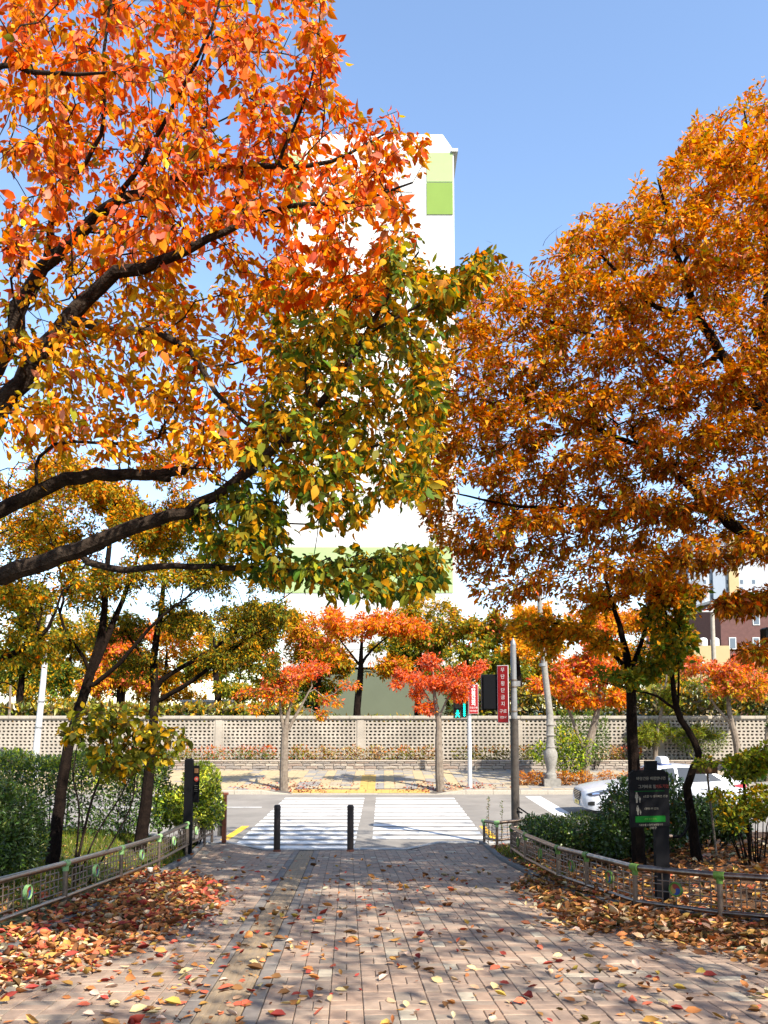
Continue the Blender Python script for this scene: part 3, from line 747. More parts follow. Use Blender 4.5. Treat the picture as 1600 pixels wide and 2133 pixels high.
# ---- the cherry tree whose limbs reach in from the left
rg = np.random.default_rng(11)
tb = np.array([-4.75, 6.3, gz(-4.75, 6.3)])
cherry = root('cherry_tree', tb, 'large cherry tree with orange to green leaves, its limbs reaching over the path', 'tree')
limbs = [
 [(-4.75, 6.3, tb[2] - 0.1, 0.26), (-4.72, 6.3, tb[2] + 0.8, 0.21), (-4.66, 6.28, 3.0, 0.20), (-4.6, 6.2, 4.2, 0.16), (-4.55, 6.0, 5.6, 0.12), (-4.4, 5.6, 7.0, 0.08), (-4.3, 5.2, 8.6, 0.03)],
 [(-4.66, 6.28, 2.95, 0.11)] + px_limb([(-160, 1250, 6.4, 0.095), (0, 1196, 6.3, 0.086), (130, 1158, 6.25, 0.075), (290, 1095, 6.2, 0.064), (385, 1066, 6.15, 0.052), (480, 1010, 6.1, 0.046), (560, 945, 6.0, 0.040), (640, 868, 5.95, 0.034), (700, 795, 5.9, 0.028), (760, 700, 5.85, 0.022), (800, 630, 5.8, 0.017), (872, 525, 5.75, 0.008)]),
 px_limb([(150, 1155, 6.25, 0.036), (230, 1184, 6.25, 0.032), (330, 1180, 6.2, 0.028), (470, 1180, 6.2, 0.025), (560, 1190, 6.15, 0.022), (680, 1186, 6.1, 0.018), (800, 1165, 6.0, 0.014), (900, 1142, 5.95, 0.008)]),
 [(-4.64, 6.26, 3.35, 0.09)] + px_limb([(-120, 1120, 6.7, 0.08), (0, 1066, 6.7, 0.074), (110, 1010, 6.6, 0.068), (200, 990, 6.55, 0.060), (330, 988, 6.45, 0.050), (388, 979, 6.4, 0.044)]),
 px_limb([(300, 988, 6.5, 0.040), (352, 998, 6.42, 0.032)]),
 [(-4.62, 6.22, 3.9, 0.12)] + px_limb([(-110, 960, 6.1, 0.105), (0, 855, 6.0, 0.092), (60, 765, 5.95, 0.082), (140, 670, 5.9, 0.074), (205, 592, 5.85, 0.062), (290, 560, 5.75, 0.050), (365, 533, 5.7, 0.040), (470, 480, 5.6, 0.028), (600, 430, 5.5, 0.02), (740, 420, 5.4, 0.014), (860, 380, 5.3, 0.007)]),
 px_limb([(150, 662, 5.9, 0.044), (240, 690, 5.8, 0.036), (330, 692, 5.75, 0.032), (400, 740, 5.7, 0.028), (450, 815, 5.7, 0.022), (520, 890, 5.65, 0.015), (570, 905, 5.65, 0.008)]),
 [(-4.58, 6.15, 4.4, 0.12)] + px_limb([(-90, 880, 6.7, 0.10), (0, 742, 6.6, 0.088), (50, 625, 6.5, 0.078), (90, 558, 6.4, 0.068), (165, 488, 6.3, 0.060), (235, 425, 6.1, 0.050), (330, 390, 5.9, 0.042), (420, 355, 5.7, 0.034), (490, 345, 5.6, 0.030), (580, 350, 5.5, 0.022), (690, 335, 5.4, 0.014), (800, 280, 5.3, 0.007)]),
 px_limb([(570, 348, 5.5, 0.018), (610, 270, 5.4, 0.014), (645, 180, 5.3, 0.010), (662, 90, 5.2, 0.007), (668, 10, 5.1, 0.005)]),
 px_limb([(235, 425, 6.1, 0.03), (300, 330, 5.8, 0.022), (370, 200, 5.5, 0.016), (440, 60, 5.2, 0.011), (470, -60, 5.1, 0.008)]),
 px_limb([(90, 560, 6.4, 0.03), (120, 420, 6.0, 0.024), (210, 280, 5.6, 0.018), (215, 120, 5.3, 0.012), (240, -60, 5.1, 0.01)]),
 [(-4.42, 5.7, 6.8, 0.04)] + px_limb([(-60, 160, 4.9, 0.022), (60, 150, 4.8, 0.018), (160, 156, 4.7, 0.013), (240, 150, 4.6, 0.008)]),
 px_limb([(520, 978, 6.05, 0.02), (620, 1003, 6.0, 0.016), (720, 985, 5.9, 0.012), (800, 960, 5.9, 0.007)]),
 px_limb([(600, 905, 5.97, 0.018), (700, 945, 5.9, 0.014), (780, 930, 5.85, 0.011), (840, 905, 5.8, 0.006)]),
 px_limb([(770, 690, 5.85, 0.014), (840, 655, 5.75, 0.011), (930, 600, 5.65, 0.008), (1000, 550, 5.6, 0.006), (1035, 525, 5.6, 0.004)]),
]
zones = [  # polygon, attractors, depth range
 ([(0, -60), (560, -60), (690, -40), (665, 60), (740, 90), (690, 170), (720, 215), (780, 225), (850, 222), (890, 272), (870, 340), (840, 410), (890, 430), (900, 475), (800, 520), (700, 550), (300, 560), (0, 560)], 980, (4.6, 7.8)),
 ([(0, 560), (560, 560), (560, 800), (540, 900), (470, 1000), (330, 960), (150, 950), (0, 960)], 460, (5.2, 8.0)),
 ([(560, 560), (800, 520), (870, 480), (880, 540), (940, 590), (1020, 530), (985, 590), (940, 660), (945, 730), (930, 850), (910, 960), (880, 1050), (790, 1060), (700, 1105), (640, 1080), (590, 1010), (500, 1000), (520, 900), (560, 800)], 760, (5.0, 7.8)),
 ([(880, 560), (930, 590), (1020, 522), (1040, 530), (985, 600), (900, 660)], 46, (5.3, 6.0)),
 ([(420, 1070), (480, 1020), (590, 1030), (610, 1165), (720, 1150), (800, 1150), (890, 1130), (930, 1180), (920, 1230), (880, 1240), (760, 1245), (680, 1235), (600, 1190), (520, 1200), (430, 1170)], 240, (5.3, 6.9)),
]
at = []; zi = []
for k, (poly, n, (d0, d1)) in zip((0, 1, 2, 2, 3), zones):
    for q in poly_pts(rg, poly, n): at.append(P(q[0], q[1], rg.uniform(d0, d1))); zi.append(k)
k = 0
while k < 620:   # the rest of its crown, above and beside the viewer
    u = norm(rg.normal(0, 1, 3)) * rg.random() ** 0.4
    q = np.array([-4.6, 4.8, 7.0]) + u * np.array([3.6, 5.0, 2.3])
    px, py, f = proj(q)
    if f[0] > 0.4 and -120 < px[0] < 1800 and -140 < py[0] < 2133: continue
    at.append(q); zi.append(0); k += 1
at = np.array(at)
limbs = [[(a, b, c, r * (1.0 if k == 0 else 0.86)) for a, b, c, r in L_] for k, L_ in enumerate(limbs)]
sk, ti, td, rad = build_tree(cherry, limbs, at, zi, rg, step=0.12, bias=0.18, bow=0.05, jit=0.015, tip_r=0.0022, bark=M['bark'], min_ok=3.0, wob=0.012)
pos, d, nr, s, z = twig_leaves(rg, sk, ti, td, 0.42, 8.4, 0.085, 0.55, 0.7, 0.75, 0.25, 0.066, 0.32)
pals = [{'redorange': 4.4, 'orange': 4.6, 'amber': 1.8, 'coral': 2.4, 'pink': 1.0, 'yellow': 0.5, 'olive': 0.35}, {'amber': 4, 'orange': 3.4, 'gold': 2.4, 'yellow': 1, 'redorange': 1.0, 'olive': 0.6, 'pink': 0.5},
        {'olive': 3, 'gold': 2.6, 'green': 1.6, 'amber': 1.6, 'orange': 0.9, 'moss': 1.5}, {'green': 2.5, 'olive': 3, 'dgreen': 1.6, 'gold': 2.2, 'amber': 0.6, 'moss': 1.2}]
tint = np.zeros((len(pos), 3))
for k in range(4):
    mk_ = z == k; tint[mk_] = pick(rg, pals[k], mk_.sum(), 0.2)
px, py, f = proj(pos)
m_up = (z == 2) & (py < 640) & (px < 800); tint[m_up] = pick(rg, {'redorange': 3, 'orange': 4, 'amber': 1.5, 'olive': 1}, m_up.sum())
inview = (px > 0) & (px < 1600) & (py > 0) & (py < 1300) & (f > 0.5)
nearest = np.argsort(np.where(inview, f / s, 1e6))[:300]
rest_m = np.ones(len(pos), bool); rest_m[nearest] = False
cr = leaves_obj('crown', pos[rest_m], d[rest_m], nr[rest_m], s[rest_m], tint[rest_m], (T8v, T8f), M['leaf'], cherry)
tag(cr, kind='stuff')
bins = {}
x_, y_, z_ = leaf_basis(d, nr)
qn = np.argsort(tint[nearest, 1] - tint[nearest, 0] * 0.5); groups = np.array_split(nearest[qn], 24)
for gidx in groups:
    me = np_mesh('leaf', T8v, T8f, True, np.repeat(tint[gidx].mean(0)[None], 8, axis=0)); me.materials.append(M['leaf'])
    for i in gidx:
        o = link('leaf', me, cherry); mtx = Matrix.Identity(4)
        for r_ in range(3):
            mtx[r_][0] = x_[i][r_] * s[i]; mtx[r_][1] = y_[i][r_] * s[i]; mtx[r_][2] = z_[i][r_] * s[i]; mtx[r_][3] = pos[i][r_]
        o.matrix_basis = mtx

# ---- the dense orange zelkova on the right
rg = np.random.default_rng(23)
zb_ = np.array([7.4, 11.0, gz(7.4, 11.0)])
zel = root('zelkova_tree', zb_, 'broad dense zelkova with orange and rust leaves filling the right side', 'tree')
limbs = [
 [(7.4, 11.0, zb_[2] - 0.1, 0.25), (7.35, 11, 2.4, 0.2), (7.2, 11, 4.2, 0.17), (7.0, 11, 6.5, 0.12), (6.7, 10.8, 9.0, 0.06), (6.5, 10.6, 10.8, 0.02)],
 [(7.25, 11, 3.9, 0.12)] + px_limb([(1680, 980, 10.8, 0.105), (1600, 868, 10.7, 0.092), (1560, 825, 10.6, 0.085), (1500, 735, 10.5, 0.07), (1455, 650, 10.4, 0.055), (1420, 560, 10.2, 0.04), (1390, 450, 10.0, 0.025), (1370, 370, 9.8, 0.012)]),
 [(7.35, 11, 2.7, 0.11)] + px_limb([(1680, 1190, 10.4, 0.095), (1600, 1135, 10.3, 0.085), (1540, 1098, 10.2, 0.07), (1470, 1058, 10.0, 0.06), (1390, 1063, 9.8, 0.05), (1290, 1068, 9.6, 0.036), (1180, 1060, 9.5, 0.026), (1050, 1050, 9.4, 0.016), (920, 1020, 9.3, 0.007)]),
 px_limb([(1470, 1055, 10.0, 0.04), (1380, 960, 9.9, 0.035), (1260, 900, 9.8, 0.03), (1130, 850, 9.7, 0.022), (1000, 800, 9.6, 0.012), (930, 760, 9.5, 0.006)]),
 px_limb([(1500, 735, 10.5, 0.045), (1440, 770, 10.3, 0.038), (1330, 720, 10.2, 0.032), (1200, 690, 10.0, 0.024), (1080, 640, 9.9, 0.014), (1000, 600, 9.8, 0.007)]),
 px_limb([(1455, 655, 10.4, 0.035), (1370, 640, 10.3, 0.03), (1280, 560, 10.1, 0.022), (1210, 490, 10.0, 0.012)]),
 px_limb([(1590, 860, 10.7, 0.05), (1590, 700, 10.5, 0.045), (1600, 500, 10.2, 0.035), (1570, 330, 10.0, 0.02), (1550, 230, 9.9, 0.01)]),
 [(7.1, 11, 5.4, 0.1), (7.5, 9.6, 7.0, 0.07), (7.7, 8.2, 8.4, 0.045), (7.7, 7.0, 9.6, 0.015)],
 px_limb([(1420, 560, 10.2, 0.028), (1470, 440, 10.0, 0.022), (1480, 320, 9.9, 0.012)]),
]
zpoly = [(862, 1070), (870, 990), (850, 900), (880, 810), (945, 700), (990, 610), (1060, 575), (1150, 565), (1185, 490), (1230, 455), (1315, 450), (1335, 385), (1405, 370), (1430, 275), (1520, 255), (1570, 215), (1700, 180), (1740, 1180), (1560, 1180), (1450, 1220), (1390, 1190), (1320, 1220), (1240, 1190), (1110, 1240), (1010, 1230), (920, 1140)]
q = poly_pts(rg, zpoly, 3500); at = np.array([P(a, b, rg.uniform(8.2, 12.4)) for a, b in q])
q2 = poly_pts(rg, [(1500, 1230), (1640, 1180), (1640, 1400), (1570, 1370), (1480, 1290)], 150); at = np.concatenate([at, [P(a, b, rg.uniform(8.8, 10.2)) for a, b in q2]])
ob = np.array([8.4, 11.5, 7.5]) + norm(rg.normal(0, 1, (420, 3))) * (rg.random((420, 1)) ** 0.4) * np.array([3.4, 4.2, 3.2])
ob = np.concatenate([ob, np.array([7.7, 7.4, 8.9]) + norm(rg.normal(0, 1, (620, 3))) * (rg.random((620, 1)) ** 0.4) * np.array([2.8, 2.8, 2.5])])  # unseen near side of the crown, thickened to shade the visible leaves
opx, opy, of = proj(ob); ob = ob[(opx > 1650) | (opy < -90)]
at = np.concatenate([at, ob])
# open a few windows to the sky between the layers of foliage
apx, apy, _ = proj(at); keep = np.ones(len(at), bool)
for wx, wy, rx, ry in ((985, 1045, 45, 22), (1480, 690, 60, 34), (1510, 770, 45, 28), (1160, 905, 40, 16), (1115, 985, 30, 14), (1330, 880, 34, 14), (1560, 640, 30, 25), (1250, 1020, 30, 12)):
    keep &= ((apx - wx) / rx) ** 2 + ((apy - wy) / ry) ** 2 > 1
at = at[keep]
lay = 0.62; zt_ = at[:, 2] + 0.18 * (7.4 - at[:, 0]); at[:, 2] += 0.72 * (np.round(zt_ / lay) * lay - zt_)   # foliage in tiers
sk, ti, td, rad = build_tree(zel, limbs, at, np.zeros(len(at), int), rg, step=0.17, bias=0.16, bow=0.02, jit=0.02, tip_r=0.0024, bark=M['bark_d'], min_ok=2.6, wob=0.015)
pos, d, nr, s, z = twig_leaves(rg, sk, ti, td, 0.55, 19.0, 0.10, 0.85, 0.8, 0.34, 1.5, 0.076)
px, py, f = proj(pos)
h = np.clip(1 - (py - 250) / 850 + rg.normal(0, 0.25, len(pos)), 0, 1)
tint = np.where((rg.random(len(pos)) < h)[:, None], pick(rg, {'orange': 4.5, 'pink': 1.2, 'amber': 4, 'redorange': 0.6, 'gold': 1.5, 'yellow': 0.6, 'olive': 0.4}, len(pos)), pick(rg, {'rust': 5, 'orange': 1.4, 'amber': 1.0, 'brown': 3.6, 'olive': 1.2, 'gold': 1.4, 'redorange': 0.8}, len(pos)))  # shade of the lower crown put into darker rust and brown leaf colours
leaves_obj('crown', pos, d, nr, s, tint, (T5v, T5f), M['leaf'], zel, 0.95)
# bare shoots standing above the crown
m_ = MB()
for k in range(16):
    a, b = zpoly[int(rg.integers(5, 16))]
    q0 = P(a + rg.uniform(-60, 60), b + rg.uniform(20, 70), rg.uniform(9.2, 10.8)); lx, ly, lz = rg.normal(0, 0.10), rg.normal(0, 0.1), rg.uniform(0.25, 0.45)
    m_.tube([q0 + np.array([lx * t ** 1.6, ly * t ** 1.6, lz * t]) for t in (0, 0.25, 0.5, 0.75, 1)], [0.003, 0.0025, 0.002, 0.0015, 0.001], 4)
tag(m_.build('bare_shoots', M['bark_d'], zel), kind='stuff')

# ---- trees on the left of the path
G_OL = {'olive': 4, 'moss': 3, 'gold': 2.5, 'green': 1.6, 'amber': 1, 'yellow': 0.6}
G_OR = {'gold': 3, 'orange': 2.2, 'amber': 2.2, 'olive': 2.5, 'redorange': 0.5}
def base_z(px, D, extra=0.0):
    x = P(px, 1700, D)[0]; return x, D, gz(x, D) + extra
def on_ground(px, D, r): x, y, z = base_z(px, D); return (x, y, z, r)
simple_tree('maple_tree', 'forked maple with dark leaning trunk and olive leaves, nearest the fence at left', [on_ground(112, 13.3, 0.11)] + px_limb([(128, 1650, 13.3, 0.088), (150, 1530, 13.3, 0.082), (188, 1405, 13.3, 0.074), (212, 1320, 13.3, 0.06), (222, 1200, 13.2, 0.045), (236, 1060, 13.1, 0.03), (250, 960, 13.0, 0.012)]),
  [(120, 1120, 13.2, 150, 90, 1.7), (260, 1040, 13.2, 140, 70, 1.6), (60, 1250, 13.0, 110, 60, 1.3), (300, 1180, 13.4, 120, 60, 1.4), (160, 1010, 13.4, 150, 60, 1.6), (200, 1220, 13.4, 130, 60, 1.4), (330, 1100, 13.4, 100, 60, 1.3), (90, 1340, 13.3, 80, 50, 1.1), (400, 1060, 13.6, 100, 60, 1.3), (330, 970, 13.4, 110, 50, 1.3)], 1300, 3.4, 0.066, G_OL, G_OR, 31, 'bark_d', 'trees in the planted bed left of the path',
  limbs=[[(188, 1405, 13.3, 0.065), (235, 1300, 13.4, 0.05), (262, 1230, 13.5, 0.036), (300, 1120, 13.6, 0.02)], [(180, 1440, 13.3, 0.045), (250, 1380, 13.2, 0.034), (330, 1290, 13.1, 0.024), (430, 1215, 13.0, 0.012)], [(188, 1400, 13.3, 0.03), (150, 1335, 13.1, 0.024), (80, 1322, 13.0, 0.016), (20, 1290, 12.9, 0.008)]], step=0.2, reach=0.5, spread=0.08, flat=0.9, bias=0.16, tip_r=0.003)
simple_tree('maple_tree', 'maple with straight dark trunk and long limbs sweeping up toward the crossing', [on_ground(292, 15.6, 0.125)] + px_limb([(312, 1600, 15.6, 0.10), (322, 1460, 15.6, 0.085), (321, 1370, 15.6, 0.07), (338, 1250, 15.5, 0.045), (350, 1110, 15.4, 0.02)]),
  [(520, 1270, 15.2, 100, 50, 1.5), (420, 1200, 15.4, 110, 70, 1.7), (330, 1140, 15.4, 110, 80, 1.7), (575, 1300, 15.0, 40, 40, 0.9), (470, 1370, 15.2, 90, 40, 1.2), (250, 1300, 15.6, 80, 60, 1.3), (560, 1380, 15.0, 45, 50, 1.0), (420, 1090, 15.5, 70, 50, 1.2), (380, 1290, 15.5, 100, 60, 1.4), (300, 1380, 15.5, 90, 40, 1.1), (530, 1330, 15.1, 60, 60, 1.1), (490, 1130, 15.5, 90, 60, 1.3), (560, 1200, 15.3, 60, 50, 1.1)], 1300, 3.4, 0.066,
  {'olive': 4, 'bronze': 2.5, 'dgreen': 1.2, 'moss': 2, 'gold': 1.6, 'rust': 0.6}, G_OL, 32, 'bark_d', 'trees in the planted bed left of the path',
  limbs=[[(322, 1425, 15.6, 0.05), (380, 1390, 15.5, 0.042), (460, 1340, 15.3, 0.032), (560, 1268, 15.1, 0.018), (610, 1232, 15.0, 0.008)], [(321, 1465, 15.6, 0.05), (400, 1418, 15.4, 0.04), (500, 1342, 15.2, 0.028), (590, 1285, 15.0, 0.01)], [(322, 1400, 15.6, 0.03), (270, 1330, 15.5, 0.02), (230, 1260, 15.4, 0.01)]], step=0.2, reach=0.5, spread=0.08, flat=0.9, bias=0.16, tip_r=0.003)
simple_tree('maple_tree', 'yellow-green maple at the left edge, a curved limb reaching in low', [(-6.6, 11.0, gz(-6.6, 11.0), 0.13)] + [(-6.5, 11.0, 2.6, 0.11), (-6.4, 11, 3.6, 0.09), (-6.2, 11, 5.2, 0.06), (-6.0, 11, 6.6, 0.03)],
  [(20, 1230, 11.2, 110, 80, 1.5), (60, 1080, 11.2, 120, 80, 1.5), (-60, 980, 11.2, 130, 80, 1.6), (150, 1190, 11.4, 80, 60, 1.2), (-120, 1150, 11, 120, 120, 1.6), (60, 1330, 11.2, 90, 60, 1.2), (120, 980, 11.4, 120, 50, 1.3), (250, 1080, 11.6, 90, 50, 1.1)], 800, 3.6, 0.064, G_OL, G_OR, 33, 'bark_d', 'trees in the planted bed left of the path',
  limbs=[[(-150, 1440, 11.0, 0.06), (-60, 1400, 11.0, 0.05), (0, 1372, 11.0, 0.045), (50, 1350, 11.0, 0.036), (102, 1308, 11.0, 0.024), (130, 1230, 11.0, 0.012)]], step=0.2, reach=0.5, spread=0.08, flat=0.9, bias=0.16, tip_r=0.003)
# ---- trees on the right of the path
simple_tree('maple_tree', 'straight dark trunk maple with amber leaves behind the black notice sign', [on_ground(1330, 13.2, 0.11)] + px_limb([(1322, 1620, 13.2, 0.095), (1316, 1500, 13.2, 0.085), (1312, 1400, 13.2, 0.075), (1298, 1330, 13.2, 0.05), (1272, 1245, 13.1, 0.032), (1255, 1180, 13.0, 0.015)]),
  [(1290, 1235, 13.1, 110, 60, 1.4), (1190, 1290, 13.0, 90, 50, 1.1), (1390, 1260, 13.2, 80, 66, 1.2), (1100, 1310, 12.9, 60, 40, 0.7), (1430, 1210, 13.3, 80, 60, 1.1), (1250, 1330, 12.9, 70, 40, .8), (1150, 1340, 12.9, 50, 30, .6)], 460, 2.1, 0.085, {'amber': 3, 'gold': 2.5, 'orange': 2.2, 'olive': 1.6, 'green': 0.6}, {'orange': 3, 'amber': 3, 'gold': 2, 'redorange': 0.8}, 41, 'bark_d', 'small trees in the planted bed right of the path',
  limbs=[[(1312, 1400, 13.2, 0.045), (1336, 1340, 13.2, 0.035), (1352, 1275, 13.2, 0.024), (1368, 1190, 13.2, 0.01)], [(1305, 1392, 13.2, 0.038), (1250, 1338, 13.1, 0.03), (1185, 1304, 13.0, 0.022), (1115, 1292, 12.9, 0.012)]], step=0.2, reach=0.45, spread=0.08, bias=0.16, tip_r=0.003, width=1.15)
simple_tree('maple_tree', 'crooked thin trunk maple with green leaves beside the white taxi', [on_ground(1450, 12.9, 0.085)] + px_limb([(1440, 1690, 12.9, 0.07), (1432, 1640, 12.9, 0.064), (1446, 1600, 12.9, 0.06), (1457, 1568, 12.9, 0.058), (1432, 1520, 12.9, 0.05), (1410, 1478, 12.9, 0.05), (1402, 1420, 12.9, 0.036), (1392, 1330, 12.9, 0.028), (1385, 1250, 12.9, 0.012)]),
  [(1385, 1310, 12.9, 65, 65, 0.9), (1345, 1395, 12.8, 55, 40, 0.8), (1425, 1350, 12.9, 40, 45, 0.7), (1290, 1410, 12.7, 60, 24, 0.6), (1440, 1270, 12.9, 40, 50, .6)], 250, 2.0, 0.095, {'green': 3, 'olive': 3, 'moss': 2, 'gold': 0.8}, {'green': 2, 'olive': 3, 'gold': 2, 'amber': 1}, 42, 'bark_d', 'small trees in the planted bed right of the path',
  limbs=[[(1408, 1482, 12.9, 0.026), (1370, 1450, 12.85, 0.022), (1320, 1438, 12.8, 0.016), (1245, 1418, 12.7, 0.008)], [(1412, 1485, 12.9, 0.02), (1414, 1400, 12.9, 0.016), (1408, 1320, 12.9, 0.01)]], step=0.18, reach=0.42, spread=0.08, bias=0.16, tip_r=0.003, width=1.15)
simple_tree('maple_sapling', 'thin young maple with drooping green leaves over the taxi boot at the right edge', [on_ground(1560, 12.4, 0.03)] + px_limb([(1556, 1700, 12.4, 0.026), (1548, 1620, 12.4, 0.02), (1540, 1570, 12.4, 0.01)]),
  [(1530, 1600, 12.4, 70, 30, 0.7), (1580, 1580, 12.4, 50, 40, 0.7), (1470, 1590, 12.4, 30, 16, 0.4)], 110, 3.0, 0.08, {'green': 3, 'moss': 3, 'olive': 2, 'lime': 1}, {'moss': 2, 'olive': 3, 'lime': 1.5, 'gold': 1}, 43, 'bark_d', step=0.16, reach=0.4, spread=0.07, tip_r=0.003, width=1.1)

# ---- across the road
RED = {'coral': 5, 'redorange': 2.5, 'red': 1.2, 'orange': 1.2}; ORG = {'orange': 4, 'coral': 2, 'amber': 2, 'gold': 1, 'olive': 0.8}
def far(px, D, r, z=None): x = P(px, 1600, D)[0]; return (x, D, (zfar(x, D) if z is None else z), r)
kw = dict(step=0.3, reach=0.8, spread=0.16)
simple_tree('street_tree', 'slim street tree with coral and olive leaves, left of the crossing on the far pavement', [far(592, 30.8, 0.17)] + px_limb([(592, 1580, 30.8, 0.15), (594, 1530, 30.8, 0.135), (600, 1490, 30.8, 0.07), (612, 1440, 30.8, 0.05), (610, 1390, 30.8, 0.02)]),
  [(605, 1440, 30.8, 85, 36, 1.7), (640, 1400, 30.8, 70, 32, 1.5), (580, 1410, 30.8, 50, 26, 1.2), (530, 1478, 30.6, 40, 12, 0.9), (690, 1462, 30.8, 40, 18, 1.0), (570, 1370, 30.8, 30, 16, .8), (730, 1430, 30.8, 24, 14, .7), (510, 1440, 30.6, 24, 12, .6), (665, 1490, 30.6, 30, 10, .6), (560, 1430, 31.2, 40, 30, .9)], 420, 2.6, 0.115, {'olive': 2.6, 'amber': 2, 'coral': 1.8, 'gold': 2, 'orange': 1.5, 'moss': 1}, RED, 51, group='street trees on the far pavement', limbs=[[(594, 1532, 30.8, 0.08), (586, 1490, 30.8, 0.06), (580, 1440, 30.7, 0.03)], [(595, 1530, 30.8, 0.07), (622, 1480, 30.8, 0.05), (650, 1430, 30.8, 0.025)]], **kw)
simple_tree('street_tree', 'slim street tree with bright red leaves beside the green walking signal', [far(917, 30.8, 0.17)] + px_limb([(914, 1560, 30.8, 0.14), (914, 1500, 30.8, 0.11), (906, 1450, 30.8, 0.07), (902, 1390, 30.8, 0.02)]),
  [(905, 1420, 30.8, 85, 36, 1.7), (850, 1400, 30.8, 40, 24, 1.1), (970, 1400, 30.8, 45, 20, 1.1), (900, 1378, 30.8, 50, 20, 1.2), (890, 1472, 30.6, 26, 14, .6), (950, 1440, 30.8, 40, 24, 1), (820, 1425, 30.6, 22, 12, .6), (1000, 1384, 30.8, 24, 10, .6), (860, 1445, 30.8, 30, 12, .6)], 420, 2.6, 0.115, {'coral': 4, 'redorange': 3, 'orange': 2, 'red': 1}, {'coral': 5, 'red': 1.5, 'redorange': 2}, 52, group='street trees on the far pavement', limbs=[[(914, 1500, 30.8, 0.05), (930, 1460, 30.8, 0.035), (960, 1420, 30.8, 0.015)], [(912, 1500, 30.8, 0.05), (890, 1450, 30.8, 0.03), (860, 1410, 30.8, 0.012)]], **kw)
simple_tree('cherry_tree', 'red-leaved tree with a forked trunk behind the taxi bonnet', [far(1218, 33.0, 0.22)] + px_limb([(1220, 1575, 33, 0.18), (1232, 1530, 33, 0.15), (1243, 1490, 33, 0.12), (1250, 1440, 33, 0.07), (1240, 1360, 33, 0.025)]),
  [(1190, 1400, 33, 90, 50, 2.2), (1280, 1390, 33, 80, 50, 2), (1140, 1430, 32.6, 50, 34, 1.4), (1230, 1335, 33, 80, 36, 2), (1290, 1450, 32.6, 40, 24, 1.2), (1210, 1460, 32.6, 50, 24, 1.2)], 420, 4.4, 0.15, ORG, RED, 53, limbs=[[(1221, 1570, 33, 0.09), (1200, 1520, 33, 0.07), (1180, 1470, 33, 0.05), (1150, 1420, 33, 0.02)]], **kw)
simple_tree('cherry_tree', 'coral and gold tree leaning over the perforated wall at the far right', [far(1540, 36.5, 0.18)] + px_limb([(1535, 1550, 36.5, 0.15), (1522, 1500, 36.5, 0.12), (1516, 1450, 36.5, 0.07), (1510, 1390, 36.5, 0.02)]),
  [(1510, 1420, 36.5, 70, 40, 2), (1580, 1435, 36.5, 60, 45, 2), (1465, 1395, 36.5, 50, 34, 1.4), (1550, 1385, 36.5, 60, 30, 1.6)], 300, 4.2, 0.15, {'gold': 3, 'amber': 2.5, 'coral': 2, 'olive': 1.5}, {'coral': 4, 'orange': 2, 'pink': 1, 'redorange': 1}, 54, limbs=[[(1525, 1510, 36.5, 0.07), (1490, 1470, 36.5, 0.05), (1460, 1420, 36.5, 0.02)]], **kw)
B_ = dict(step=0.4, reach=1.2, spread=0.22, bark='bark_d')
simple_tree('yard_tree', 'dark trunked tree with orange top leaves in front of the white apartment block', [far(742, 42.5, 0.24, 0.2)] + px_limb([(744, 1480, 42.5, 0.2), (750, 1420, 42.5, 0.17), (752, 1370, 42.5, 0.12), (755, 1310, 42.5, 0.04)]),
  [(760, 1300, 42.5, 100, 34, 3), (690, 1300, 42.5, 60, 34, 2.2), (850, 1300, 42.5, 70, 34, 2.4), (800, 1390, 42, 90, 26, 2.4), (690, 1370, 42, 60, 34, 2)], 420, 4.2, 0.19, {'olive': 2.4, 'amber': 2, 'gold': 2.5, 'orange': 2}, {'orange': 3, 'coral': 3, 'redorange': 2, 'amber': 1}, 61, limbs=[[(752, 1390, 42.5, 0.08), (722, 1350, 42.5, 0.05), (690, 1310, 42.5, 0.02)], [(752, 1380, 42.5, 0.08), (790, 1340, 42.5, 0.05), (840, 1305, 42.5, 0.02)]], group='trees in the yard behind the wall', **B_)
simple_tree('yard_tree', 'olive-green tree behind the wall above the black signal box', [far(985, 45, 0.24, 0.2)] + px_limb([(985, 1470, 45, 0.2), (975, 1400, 45, 0.15), (965, 1330, 45, 0.05)]),
  [(950, 1310, 45, 80, 46, 2.6), (1010, 1360, 44, 60, 46, 2.2), (900, 1340, 45, 50, 40, 2), (1040, 1300, 45, 40, 40, 2)], 380, 4.6, 0.2, {'olive': 4, 'green': 2, 'moss': 2, 'gold': 1}, {'olive': 3, 'amber': 1.6, 'gold': 2, 'coral': 0.8, 'moss': 1}, 62, group='trees in the yard behind the wall', **B_)
simple_tree('yard_tree', 'amber-yellow tree behind the grey signal pole', [far(1085, 43, 0.22, 0.2)] + px_limb([(1085, 1470, 43, 0.18), (1080, 1400, 43, 0.13), (1075, 1320, 43, 0.04)]),
  [(1070, 1330, 43, 60, 46, 2.2), (1130, 1350, 43, 60, 50, 2.2), (1090, 1280, 43, 50, 30, 2), (1180, 1310, 44, 50, 30, 2)], 380, 4.4, 0.19, {'orange': 3, 'amber': 3, 'gold': 2, 'olive': 1}, {'amber': 3, 'yellow': 2.5, 'orange': 2.5}, 63, group='trees in the yard behind the wall', **B_)
